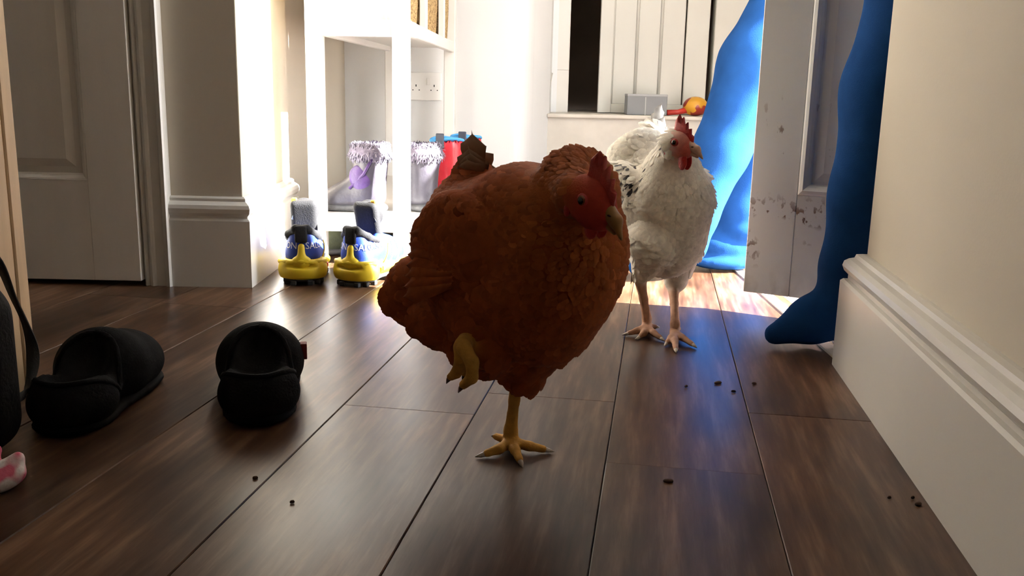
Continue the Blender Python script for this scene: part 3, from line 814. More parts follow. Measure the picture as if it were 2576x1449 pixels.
# ------------------------------------------------------------------ white hen
WF0, WF1 = fl(1634, 832), fl(1702, 846)
hw = Hen(.290, 1.745, -72.0)
white = empty('white_hen', (hw.C.x, hw.C.y, 0))
tag(white, 'white hen with black flecked neck and deep red comb behind the brown hen', 'hen', 'hens walking through the hall')
c_w, c_ww, c_leg, c_wf = (.88, .83, .73), (.88, .83, .73), (.46, .26, .17), (.46, .06, .05)
HW = hw.p(1706, 364, .020)
fwd_w = Vector((.70, -.70, -.04)).normalized(); up_w = (hw.Z - fwd_w * fwd_w.z).normalized()
pr = [
    hw.e(1657, 522, 0, (.110, .080, .092), .25, col=c_w),
    hw.e(1672, 565, 0, (.085, .082, .098), 0, col=c_w, k=.022),
    hw.e(1696, 500, 0, (.060, .070, .076), 0, col=c_w, k=.022),
    hw.e(1610, 408, 0, (.074, .058, .044), -.4, col=c_ww, k=.022),
    rc(hw.p(1685, 480, 0), hw.p(1690, 425, .004), .074, .048, col=c_w, k=.022),
    rc(hw.p(1690, 425, .004), HW - fwd_w * .008, .046, .023, col=c_w, k=.012),
    el(HW, (.029, .0225, .025), [fwd_w, fwd_w.cross(up_w), up_w], col=(.56, .20, .16), k=.004),
    el(HW + fwd_w * .014 - up_w * .006, (.020, .0200, .018), [fwd_w, fwd_w.cross(up_w), up_w], col=c_wf, k=.004),
    rc(hw.p(1640, 610, .045), hw.p(1616, 685, .050), .046, .020, col=c_w, k=.012),
    rc(hw.p(1705, 625, -.045), hw.p(1700, 705, -.045), .048, .024, col=c_w, k=.012),
    rc(at(1622, 405, 1.86), at(1642, 335, 1.93), .046, .022, col=c_ww, k=.025),
    rc(at(1625, 470, 1.84), at(1622, 405, 1.87), .065, .050, col=c_ww, k=.025),
]
for sgn in (1, -1):
    A = hw.p(1690, 520, 0) + hw.R * (sgn * .070); B = hw.p(1610, 460, 0) + hw.R * (sgn * .072)
    pr.append(el((A + B) / 2, ((A - B).length * .55, .028, .062), [(A - B).normalized(), hw.R, (A - B).normalized().cross(hw.R) * -1], col=c_w, k=.012))
for (foot, kpx, lat) in (((1626, 824), (1610, 700), .050), ((1697, 838), (1694, 715), -.045)):
    fp = fl(*foot, .008); kn = hw.p(*kpx, lat); an = Vector((fp.x, fp.y, .026))
    pr += chain([kn, kn.lerp(an, .5), an], [.0125, .0080, .0092], col=c_leg, k=.006)
    fc = Vector((fp.x, fp.y, .010)); pr.append(rc(an, fc, .009, .009, col=c_leg, k=.005))
    if lat > 0: tips = [((1582, 838), (1604, 832)), ((1662, 850), (1645, 838)), ((1610, 846), (1620, 838))]; hd = (1650, 822)
    else: tips = [((1700, 878), (1698, 858)), ((1742, 866), (1718, 850)), ((1678, 862), (1688, 850))]; hd = (1708, 826)
    for tip, mid in tips: toe([fc, fl(*mid, .010), fl(*tip, .0055)], .0078, .0052, M['clawp'], white, pr, c_leg)
    toe([fc, fl(*hd, .009)], .007, .005, M['clawp'], white, pr, c_leg, .008)
bodyw_me = skin(pr, .0029, k=.012, relax=3, cs=.004, floor=.0006)
keep(link('body', bodyw_me, SM), white)
head_parts(white, HW, fwd_w, up_w, .0290,
           [(-.50, .55), (-.38, .95), (-.34, 1.45), (-.10, 1.86), (.04, 1.35), (.22, 1.72), (.36, 1.20), (.58, 1.42), (.64, .92), (.88, 1.05), (.92, .62), (1.12, .56), (1.12, .22), (.7, .10), (.2, .45)],
           dict(beak=M['beakp'], comb=M['combw'], lobe=M['combw']), wattle=1.05)
def white_region(P, N, rng):
    a, l, z = frame_coords(hw, P); n = len(P)
    dh = np.linalg.norm(P - np.array(HW), axis=1); f = (P - np.array(HW)) @ np.array(fwd_w)
    kp = (z > .118) & ~((dh < .042) & (f > .002))
    neck = np.clip(1 - np.abs(dh - .06) / .10, 0, 1)
    L = .027 - .009 * neck + rng.normal(0, .002, n); W = .020 - .010 * neck
    T = -np.array(hw.F)[None] * np.clip(.4 + (z - .2), .3, .8)[:, None] + np.array([0, 0, -1.0])[None] * np.clip(1.2 - .8 * (a < -.08), .2, 1.3)[:, None] + rng.normal(0, .12, (n, 3))
    col = np.array(c_w)[None] * rng.normal(1.0, .05, n)[:, None]
    # dark centred hackle feathers low on the neck
    mk = np.array(hw.p(1590, 432, .075))
    d1 = np.linalg.norm((P - mk) * np.array([1.2, 1, .8]), axis=1)
    ring = (dh > .075) & (dh < .125) & (z > .30)
    prob = np.clip(1.0 - d1 / .048, 0, .60) + np.where(ring, .04, 0)
    blk = rng.random(n) < prob
    col = np.where(blk[:, None], np.array([.055, .052, .058])[None] * rng.uniform(.6, 2.2, n)[:, None], col)
    W = np.where(blk, W * .42, W); L = np.where(blk, L * .8, L)
    return kp, np.clip(L, .010, .05), W, np.clip(col, .01, .92), T
plumage(white, hw, bodyw_me, 6000, None, 8, white_region, lift=.06)
for i, (px, py, l, w) in enumerate(((1660, 258, .0, .017), (1652, 272, .012, .018), (1668, 290, -.014, .018), (1625, 300, .030, .018), (1678, 315, -.026, .018), (1640, 285, .018, .019), (1612, 318, .040, .017), (1660, 300, .0, .02))):
    quill(white, 'tail_feather', at(1640 - l * 300, 350, 1.93 + abs(l) * .2), at(px, py, 1.955 + l * .4), w * 1.1, Vector((.35, -.9, .2)), (.82, .80, .76), FM, seed=40 + i, curve=.006, seg=7)
for sgn in (1, -1):
    for i in range(6):
        z_ = i / 5
        A = hw.p(1670, 480 + 50 * z_, 0) + hw.R * (sgn * .098); B = hw.p(1612, 440 + 70 * z_, 0) + hw.R * (sgn * .090)
        quill(white, 'wing_feather', A, B + hw.F * -.07, .020, hw.R * sgn, (.76, .71, .62), FM, seed=60 + i, curve=.006, seg=6)
# ================================================================== people in blue trousers at the door
M['trous'] = mat('blue_jersey_trousers', (0.012, 0.055, 0.185), 0.85, var=0.10, scale=25, bump=0.12, bscale=500, spec=0.03)
M['trous2'] = M['trous']
M['jump'] = mat('grey_jumper', (0.22, 0.22, 0.24), 0.9, var=0.1, scale=40, bump=0.2, bscale=400)
M['skinp'] = mat('skin', (0.55, 0.33, 0.24), 0.55, var=0.05, scale=30)
M['hair'] = mat('brown_hair', (0.07, 0.04, 0.025), 0.6, var=0.3, scale=60, stretch=(1, 1, .2))
def person(name, label, pelvis, legs, face, tm, top, arms, rumple=()):
    """legs: lists of (hip, knee, ankle, toe, radii); body one skin, trousers and jumper over it"""
    root = empty(name, (pelvis[0], pelvis[1], 0)); tag(root, label, 'person')
    pv = Vector(pelvis); fwd = Vector((math.cos(face), math.sin(face), 0)); side = Vector((-fwd.y, fwd.x, 0)); up = Vector((0, 0, 1))
    sh = pv + up * (top - pv.z - .30); neck = sh + up * .10; head = sh + up * .20 + fwd * .02
    ax = [fwd, side, up]
    body = [el(pv, (.085, .13, .10), ax), rc(pv, pv + up * .28, .095, .10), el(sh + up * -.06, (.085, .145, .11), ax), rc(sh, neck + up * .03, .05, .045),
            el(head, (.085, .068, .105), ax), el(head + fwd * .05 + up * -.05, (.042, .045, .05), ax), rc(head + fwd * .085 + up * .01, head + fwd * .098 + up * -.02, .008, .012, k=.008)]
    for s in (1, -1): body.append(el(head + side * (s * .068), (.018, .010, .028), ax, k=.004))
    body.append(el(head + fwd * .085 + up * -.047, (.010, .022, .007), ax, k=.003))
    for (s, elb, wr) in arms:
        S = sh + side * (s * .155) + up * -.01; E = sh + Vector(elb); Wv = sh + Vector(wr)
        body += chain([S, E, Wv], [.042, .033, .022]) + []
        hd = (Wv - E).normalized(); hs = hd.cross(up).normalized()
        body.append(el(Wv + hd * .045, (.042, .032, .013), [hd, hs, hd.cross(hs)], k=.012))
        for q, ln in ((-.022, .060), (-.008, .070), (.007, .068), (.021, .055)):
            b0 = Wv + hd * .078 + hs * q
            body += chain([b0, b0 + hd * ln * .55 - up * .004, b0 + hd * ln - up * .014], [.0085, .0078, .0065], k=.003)
        t0 = Wv + hd * .03 + hs * -.028
        body += chain([t0, t0 + hd * .025 - hs * .018, t0 + hd * .052 - hs * .020], [.010, .009, .0075], k=.003)
    tr = [el(pv, (.105, .150, .12), ax, k=.03)]
    for hip, knee, ank, toe_, rr in legs:
        hip, knee, ank, toe_ = Vector(hip), Vector(knee), Vector(ank), Vector(toe_)
        body += chain([hip, knee, ank], [rr[0] * .85, rr[1] * .75, .038]) + chain([ank, ank.lerp(toe_, .8)], [.030, .012])
        tr += chain([hip, hip.lerp(knee, .5), knee, knee.lerp(ank, .5), ank.lerp(knee, .12)], [rr[0], rr[0] * .55 + rr[1] * .45, rr[1], rr[2], rr[3]], k=.03)
        d = (toe_ - ank); 
        tr += chain([ank.lerp(knee, .12), ank + Vector((0, 0, -.02)), ank.lerp(toe_, .55) + Vector((0, 0, -.008)), toe_], [rr[3], rr[3] * .90, .042, .020], k=.018)
    for c, r in rumple: tr.append(el(c, r, k=.012))
    keep(link('body', skin(body, .007, k=.015, relax=2, floor=.002), M['skinp']), root)
    keep(link('trousers', skin(tr, .0065, k=.02, relax=3, floor=.0012), tm), root)
    ju = [rc(pv + up * .04, pv + up * .30, .135, .125), el(sh + up * -.06, (.115, .175, .135), ax), rc(sh, sh + up * .05, .07, .06)]
    for (s, elb, wr) in arms:
        S = sh + side * (s * .155) + up * -.01; E = sh + Vector(elb); Wv = sh + Vector(wr)
        ju += chain([S, E, E.lerp(Wv, .9)], [.058, .047, .036])
    keep(link('jumper', skin(ju, .008, k=.02, relax=2), M['jump']), root)
    hr = [el(head + up * .025 - fwd * .015, (.092, .080, .100), ax), rc(head - fwd * .05, head - fwd * .05 - up * .12, .06, .045), el(head + fwd * .085 + up * -.03, (.05, .06, .085), ax, k=.01, sub=True)]
    keep(link('hair', skin(hr, .006, k=.02), M['hair']), root)
    for s in (1, -1):
        ey = keep(link('eye', skin([el(head + fwd * .078 + side * (s * .030) + up * .005, (.010, .013, .009), ax)], .002, k=0), M['clawp']), root)
        keep(link('iris', skin([el(head + fwd * .086 + side * (s * .030) + up * .005, (.004, .006, .006), ax)], .0015, k=0), M['pupil']), ey)
    return root
# near person: only the right leg shows past the end of the wall
toe_n = fl(1978, 878, .022)
person('person', 'person in blue trousers, one leg showing beyond the end of the cream wall',
       (.775, 1.50, .86),
       [((.705, 1.575, .84), (.655, 1.635, .46), (.630, 1.655, .10), (toe_n.x + .005, 1.635, .024), (.094, .088, .076, .072)),
        ((.83, 1.40, .84), (.86, 1.39, .46), (.89, 1.375, .09), (.775, 1.37, .030), (.088, .074, .064, .062))],
       math.pi, M['trous'], 1.58, [(1, (.03, -.20, -.28), (-.12, -.18, -.46)), (-1, (.06, .17, -.30), (.02, .15, -.52))])
# far person: stepping in behind the open door
a0, a1 = at(1722, 640, 2.24), at(1838, 655, 2.42)
person('person', 'person in blue trousers stepping in behind the open muddy door',
       (.80, 2.50, .90),
       [((.785, 2.42, .88), (.575, 2.29, .52), (a0.x, 2.235, .11), (a0.x - .12, 2.22, .032), (.100, .088, .066, .056)),
        ((.81, 2.58, .88), (.705, 2.48, .48), (a1.x + .01, 2.42, .10), (a1.x - .11, 2.41, .032), (.088, .074, .066, .070))],
       math.pi, M['trous2'], 1.62, [(1, (.02, -.20, -.28), (-.06, -.22, -.50)), (-1, (.02, .20, -.28), (-.12, .20, -.46))],
       rumple=[((a1.x - .02, 2.385, .06), (.075, .05, .035)), ((a1.x + .03, 2.38, .10), (.06, .05, .03)), ((a1.x - .03, 2.375, .025), (.09, .05, .022))])
# ================================================================== shoe rack and what stands on it
M['rack'] = mat('white_rack_paint', (0.80, 0.79, 0.76), 0.4, var=0.02, scale=6, bump=0.02)
def hessian():
    m = mat('woven_hessian', (0.50, 0.33, 0.13), 0.9)
    nt = m.node_tree; N = nt.nodes; Lk = nt.links; b = N['Principled BSDF']
    tc = N.new('ShaderNodeTexCoord')
    outs = []
    for st in ((160, 160, 22), (25, 25, 150)):
        mp = N.new('ShaderNodeMapping'); mp.inputs['Scale'].default_value = st; Lk.new(tc.outputs['Object'], mp.inputs[0])
        n = N.new('ShaderNodeTexNoise'); n.inputs['Scale'].default_value = 1.6; n.inputs['Detail'].default_value = 2; Lk.new(mp.outputs[0], n.inputs['Vector']); outs.append(n.outputs[0])
    ad = N.new('ShaderNodeMath'); ad.operation = 'ADD'; Lk.new(outs[0], ad.inputs[0]); Lk.new(outs[1], ad.inputs[1])
    r = N.new('ShaderNodeValToRGB'); e = r.color_ramp.elements
    e[0].position = .38; e[0].color = (.20, .11, .035, 1); e[1].position = .60; e[1].color = (.62, .44, .20, 1)
    hf = N.new('ShaderNodeMath'); hf.operation = 'MULTIPLY'; hf.inputs[1].default_value = .5; Lk.new(ad.outputs[0], hf.inputs[0])
    Lk.new(hf.outputs[0], r.inputs[0]); Lk.new(r.outputs[0], b.inputs['Base Color'])
    bp = N.new('ShaderNodeBump'); bp.inputs['Strength'].default_value = .5; bp.inputs['Distance'].default_value = .004
    Lk.new(hf.outputs[0], bp.inputs['Height']); Lk.new(bp.outputs[0], b.inputs['Normal'])
    return m
M['hess'] = hessian()
RP = fl(1030, 669); RX, RY = RP.x, 2.325
rack = empty('shoe_rack', (RX, RY, 0), -math.radians(2.2)); tag(rack, 'tall white open wooden shoe rack with a low shelf, beside the trainers', 'shoe rack')
RW, RL = .254, 1.14                                              # local frame: x to the left is negative, y along its length
PT = .040
for (x, y) in ((-RW, 0), (-PT, 0), (-RW, RL - PT), (-PT, RL - PT)):
    link('post', box(x, x + PT, y, y + PT, 0, .98, .003, 2), M['rack'], rack)
ZS, ZU = at(940, 544, RY).z, at(900, 47, RY).z
ZS0, ZU0 = at(940, 586, RY).z, at(900, 90, RY).z
link('low_shelf', box(-RW + .004, .10, .010, RL - .02, ZS - .012, ZS, .002), M['rack'], rack)
link('low_rail', box(-RW + .038, .10, .006, .026, ZS0, ZS - .002, .002), M['rack'], rack)
link('low_side_rail', box(.082, .10, .026, RL - .02, ZS0, ZS - .012, .002), M['rack'], rack)
link('shelf_board', box(-RW + .004, -.004, .004, RL - .004, ZU - .018, ZU - .002, .001), M['rack'], rack)
link('front_rail', box(-RW + PT - .002, -PT + .002, .003, .024, ZU0, ZU, .002), M['rack'], rack)
link('front_rail', box(-RW + PT - .002, -PT + .002, .003, .024, .93, .98, .002), M['rack'], rack)
link('end_panel', box(-RW + PT - .002, -PT + .002, .016, .026, ZU - .002, .932, .001), M['rack'], rack)
link('panel_stop', box(-PT - .014, -PT + .002, .010, .017, ZU, .93, .001), M['rack'], rack)
link('side_rail', box(-.022, -.002, PT - .002, RL - PT + .002, ZU0 + .006, ZU + .002, .002), M['rack'], rack)
link('side_rail', box(-.022, -.002, PT - .002, RL - PT + .002, .93, .98, .002), M['rack'], rack)
link('side_rail', box(-RW + .002, -RW + .022, PT - .002, RL - PT + .002, ZU0 + .006, ZU + .002, .002), M['rack'], rack)
BAY = [(PT, .345), (.375, .775), (.805, RL - PT)]
for y in (.345, .775): link('slat', box(-.022, -.002, y, y + .030, ZU, .932, .002), M['rack'], rack)
link('top_board', box(-RW - .01, .01, -.012, RL + .01, .98, 1.0, .003), M['rack'], rack)
mw = rack.matrix_basis.copy(); bpy.context.view_layer.update(); mw = rack.matrix_world.copy()
names = ['behind the front post', 'in the middle bay', 'in the rear bay']
for i, (a, b_) in enumerate(BAY):
    bk = empty('hessian_basket', mw @ Vector((-.12, (a + b_) / 2, ZU - .002)), rack.rotation_euler.z)
    tag(bk, 'tan hessian storage basket on the rack shelf, ' + names[i], 'basket', 'hessian baskets on the rack')
    hl = (b_ - a) / 2 - .012
    bm = bmesh.new()
    lo = [bm.verts.new(p) for p in ((-.09, -hl, 0), (.092, -hl, 0), (.092, hl, 0), (-.09, hl, 0))]
    hi = [bm.verts.new(p) for p in ((-.094, -hl - .004, .22), (.094, -hl - .004, .22), (.094, hl + .004, .22), (-.094, hl + .004, .22))]
    ih = [bm.verts.new(p) for p in ((-.086, -hl + .004, .22), (.086, -hl + .004, .22), (.086, hl - .004, .22), (-.086, hl - .004, .22))]
    il = [bm.verts.new(p) for p in ((-.083, -hl + .007, .01), (.083, -hl + .007, .01), (.083, hl - .007, .01), (-.083, hl - .007, .01))]
    bm.faces.new(lo[::-1]); bm.faces.new(il)
    for A, B in ((lo, hi), (hi, ih), (ih, il)):
        for j in range(4): bm.faces.new([A[j], A[(j + 1) % 4], B[(j + 1) % 4], B[j]])
    bmesh.ops.subdivide_edges(bm, edges=bm.edges, cuts=3, use_grid_fill=True)
    for v in bm.verts:
        if .03 < v.co.z < .2 and abs(v.co.x) > .08: v.co.x += math.copysign(.004 * math.sin(v.co.z * 12), v.co.x)
    link('basket_body', bm_mesh(bm), M['hess'], bk)
    link('rim', tube([(-.092, -hl, .222), (.092, -hl, .222), (.092, hl, .222), (-.092, hl, .222), (-.092, -hl, .222)], .006, 6), M['hess'], bk)

# socket plate on the far wall
M['plastic'] = mat('white_plastic', (0.85, 0.85, 0.83), 0.3)
M['hole'] = mat('dark_slot', (0.03, 0.03, 0.03), 0.6)
q0, q1 = at(1020, 181, FY - .01), at(1111, 254, FY - .01)
plate = empty('wall_socket', ((q0.x + q1.x) / 2, FY, (q0.z + q1.z) / 2)); tag(plate, 'white double wall socket seen through the rack', 'socket')
hw_, hh_ = (q1.x - q0.x) / 2, (q0.z - q1.z) / 2
link('face_plate', box(-hw_, hw_, -.012, 0, -hh_, hh_, .004, 3), M['plastic'], plate)
for cxn in (-.5, .5):
    for a, b_, w, h in ((0, .25, .004, .008), (-.012, -.10, .0045, .0035), (.012, -.10, .0045, .0035)):
        x = cxn * hw_ + a + .006; z = hh_ * .9 * (b_ - .1) - .004
        link('pin_slot', box(x - w / 2, x + w / 2, -.0128, -.010, z - h / 2, z + h / 2), M['hole'], plate)
    link('switch', box(cxn * hw_ - .022, cxn * hw_ - .010, -.017, -.011, hh_ * .1, hh_ * .62, .001), M['plastic'], plate)

# ------------------------------------------------------------------ fur trimmed boots
M['bootg'] = mat('grey_violet_boot', (0.052, 0.047, 0.060), 0.45, var=0.15, scale=30, bump=0.1, bscale=120)
M['bootp'] = mat('purple_boot_panel', (0.075, 0.035, 0.14), 0.5, var=0.3, scale=40, bump=0.1)
M['bootsole'] = mat('dark_rubber_sole', (0.07, 0.07, 0.075), 0.6, var=0.15, scale=60, bump=0.2)
FUR = mat_attr('lilac_grey_fur', rough=0.9, spec=0.1, var=0.2, scale=200)
def snow_boot(loc, rz, label):
    o = empty('snow_boot', loc, rz); tag(o, label, 'boot', 'fur trimmed snow boots on the low shelf')
    # toe along +x; heel at 0
    up = skin([rc((.030, 0, .05), (.028, 0, .150), .040, .047), el((.07, 0, .034), (.075, .038, .034)), el((.125, 0, .028), (.050, .037, .026)), rc((.05, 0, .075), (.10, 0, .045), .036, .028),
               el((.028, 0, .175), (.038, .036, .05), sub=True, k=.004)], .0045, k=.022, floor=.010)
    link('upper', up, M['bootg'], o)
    link('sole', skin([el((.075, 0, .010), (.088, .042, .014)), el((.13, 0, .010), (.048, .040, .013)), el((.02, 0, .010), (.035, .036, .013))], .004, k=.012, floor=.0005), M['bootsole'], o)
    link('toe_cap', skin([el((.155, 0, .026), (.026, .032, .022))], .004, floor=.006), M['bootsole'], o)
    for s in (-1, 1):
        link('side_panel', skin([el((.045, s * .036, .088), (.030, .010, .036), [(.9, 0, -.4), (0, 1, 0), (.4, 0, .9)])], .0035), M['bootp'], o)
        link('strap', tube([(.012, s * .043, .14), (.035, s * .045, .10), (.075, s * .037, .062)], .0042, 6), M['bootp'], o)
    link('lace_bar', tube([(.072, -.03, .085), (.082, 0, .085), (.072, .03, .085)], .004, 6), M['bootp'], o)
    cuff = skin([rc((.028 + .036 * math.cos(t), .036 * math.sin(t), .150), (.028 + .037 * math.cos(t + .5), .037 * math.sin(t + .5), .156), .0165) for t in np.arange(0, 6.3, .5)], .004, k=.01)
    co = link('fur_cuff', cuff, FUR, o); set_col(cuff, np.ones((len(cuff.vertices), 3)) * np.array([.15, .13, .17]))
    rng = np.random.default_rng(4); P, N = sample_surface(cuff, 1500, rng)
    T = np.array([0, 0, -1.0])[None] + N * .35 + rng.normal(0, .25, (1500, 3)); T = np.where((P[:, 2] > .160)[:, None], N + np.array([0, 0, .6]) + rng.normal(0, .3, (1500, 3)), T)
    fm = feather_mesh(P, N, T, rng.uniform(.010, .020, 1500), rng.uniform(.002, .0035, 1500), np.clip(np.array([.19, .17, .215])[None] * rng.normal(1, .22, 1500)[:, None], .05, .9), lift=.25, sink=0)
    fo = link('fur', fm, FUR, co); fo['kind'] = 'stuff'
    return o
b1 = at(948, 541, 2.415); snow_boot((b1.x + .012, 2.42, ZS), math.pi - .12, 'grey and purple fur-cuffed snow boot pointing at the wall pier')
b2 = at(1064, 543, 2.44); snow_boot((b2.x + .010, 2.43, ZS), math.radians(118), 'fur-cuffed snow boot with a purple strap, turned towards the far wall')

# ------------------------------------------------------------------ red wellingtons
M['welly'] = mat('red_rubber', (0.50, 0.030, 0.045), 0.25, var=0.12, scale=30, bump=0.05)
M['lining'] = mat('sky_blue_lining', (0.06, 0.30, 0.62), 0.7, var=0.1, scale=40)
M['navy'] = mat('dark_navy_rubber', (0.03, 0.04, 0.07), 0.4)
def welly(loc, rz, label, h=.195):
    o = empty('wellington_boot', loc, rz); tag(o, label, 'boot', 'red wellingtons on the low shelf')
    up = skin([rc((.03, 0, .05), (.025, 0, h - .03), .040, .048), el((.08, 0, .036), (.075, .038, .036)), el((.135, 0, .030), (.045, .037, .030)), rc((.04, 0, .08), (.10, 0, .045), .036, .03), el((.025, 0, h + .002), (.043, .043, .09), sub=True, k=.002),
               el((.025, 0, h + .03), (.09, .09, .042), sub=True, k=.002)], .0045, k=.02, floor=.008)
    link('upper', up, M['welly'], o)
    link('sole', skin([el((.08, 0, .008), (.090, .042, .013)), el((.02, 0, .010), (.036, .038, .014)), el((.14, 0, .009), (.046, .040, .013))], .004, k=.012, floor=.0005), M['navy'], o)
    zt_ = h - .012
    ring = [(.025 + .0455 * math.cos(t), .0455 * math.sin(t), zt_ + .004 * math.sin(2 * t)) for t in np.linspace(0, 2 * math.pi, 25)]
    link('rim', tube(ring, .0045, 6), M['lining'], o)
    link('lining', tube([(.025, 0, h - .05), (.025, 0, zt_)], [.036, .0425], 20, False), M['lining'], o)
    link('pull_tab', box(-.026, -.020, -.012, .012, h - .035, h + .006, .002), M['navy'], o)
    for z in (.075, .115): link('side_print', skin([el((.045, -.044, z), (.014, .006, .020))], .003), M['lining'], o)
    return o
r1 = at(1118, 500, 2.60); welly((r1.x - .004, 2.60, ZS), math.radians(70), 'red wellington with a sky blue rim behind the fur boots', .192)
r2 = at(1166, 480, 2.84); welly((r2.x, 2.84, ZS), math.radians(80), 'second red wellington, half hidden by the brown hen', .188)

# ------------------------------------------------------------------ green shoes under the rack
M['green'] = mat('teal_green_rubber', (0.02, 0.20, 0.13), 0.4, var=0.2, scale=30)
M['olive'] = mat('dark_olive_fabric', (0.060, 0.070, 0.040), 0.8, var=0.3, scale=40, bump=0.2)
M['sage'] = mat('grey_sage_fabric', (0.26, 0.31, 0.24), 0.8, var=0.2, scale=40, bump=0.2)
def garden_shoe(loc, rz, label, m1, m2):
    o = empty('garden_shoe', loc, rz); tag(o, label, 'shoe', 'garden shoes under the rack')
    up = skin([el((.06, 0, .045), (.075, .045, .045)), el((.16, 0, .036), (.07, .046, .036)), rc((.03, 0, .06), (.02, 0, .075), .038, .040), el((.035, 0, .105), (.055, .032, .055), sub=True, k=.006)], .005, k=.02, floor=.012)
    link('upper', up, m1, o)
    link('sole', skin([el((.06, 0, .010), (.085, .048, .014)), el((.17, 0, .010), (.072, .050, .014))], .004, k=.015, floor=.0005), M['bootsole'], o)
    link('toe_guard', skin([el((.19, 0, .040), (.045, .040, .034))], .004, floor=.014), m2, o)
    return o
g1 = fl(968, 640); garden_shoe((g1.x, g1.y + .05, 0), math.radians(200), 'dark olive garden shoe on the floor under the rack', M['olive'], M['olive'])
g2 = fl(1052, 648); garden_shoe((g2.x + .005, g2.y + .02, 0), math.radians(75), 'sage green garden shoe with a teal toe under the rack', M['sage'], M['green'])

# ------------------------------------------------------------------ trainers
M['tblue'] = mat('royal_blue_mesh', (0.011, 0.045, 0.33), 0.6, var=0.12, scale=60, bump=0.15, bscale=700)
M['tnavy'] = mat('dark_navy_overlay', (0.025, 0.03, 0.075), 0.55, var=0.1, scale=60)
M['tyel'] = mat('yellow_foam', (0.72, 0.52, 0.018), 0.5, var=0.06, scale=40)
M['tblack'] = mat('black_padding', (0.012, 0.012, 0.014), 0.85, bump=0.2, bscale=400)
M['tgrey'] = mat('dark_rubber_lugs', (0.03, 0.03, 0.03), 0.7)
M['twhite'] = mat('white_print', (0.75, 0.76, 0.78), 0.5)
M['tlabel'] = mat('pale_size_label', (0.55, 0.66, 0.68), 0.6, var=0.1, scale=200)
M['torange'] = mat('orange_loop', (0.75, 0.38, 0.02), 0.6)
M['tred'] = mat('red_print', (0.6, 0.06, 0.03), 0.5)
def text_mesh(body, size):
    cu = bpy.data.curves.new('lettering', 'FONT'); cu.body = body; cu.size = size; cu.resolution_u = 2; cu.align_x = 'CENTER'
    ob = bpy.data.objects.new('lettering', cu); C.objects.link(ob); bpy.context.view_layer.update()
    me = bpy.data.meshes.new_from_object(ob.evaluated_get(bpy.context.evaluated_depsgraph_get()))
    bpy.data.objects.remove(ob); bpy.data.curves.remove(cu)
    bm = bmesh.new(); bm.from_mesh(me); bmesh.ops.subdivide_edges(bm, edges=bm.edges, cuts=1); bm.to_mesh(me); bm.free()
    return me
def wrap(me, bvh, th0, z0, slope, off=.0012, radius=.042):
    """lay flat lettering round the heel: x runs along the wall of the shoe, y up"""
    for v in me.vertices:
        th = th0 + v.co.x / radius; z = z0 + v.co.y + slope * v.co.x
        o_ = Vector((.05, 0, z)); d = Vector((math.cos(th), math.sin(th), 0))
        far = o_ + d * .25
        hit, nrm, _, _ = bvh.ray_cast(far, -d)
        v.co = (hit + d * off) if hit else o_ + d * .05
    me.update(); return me
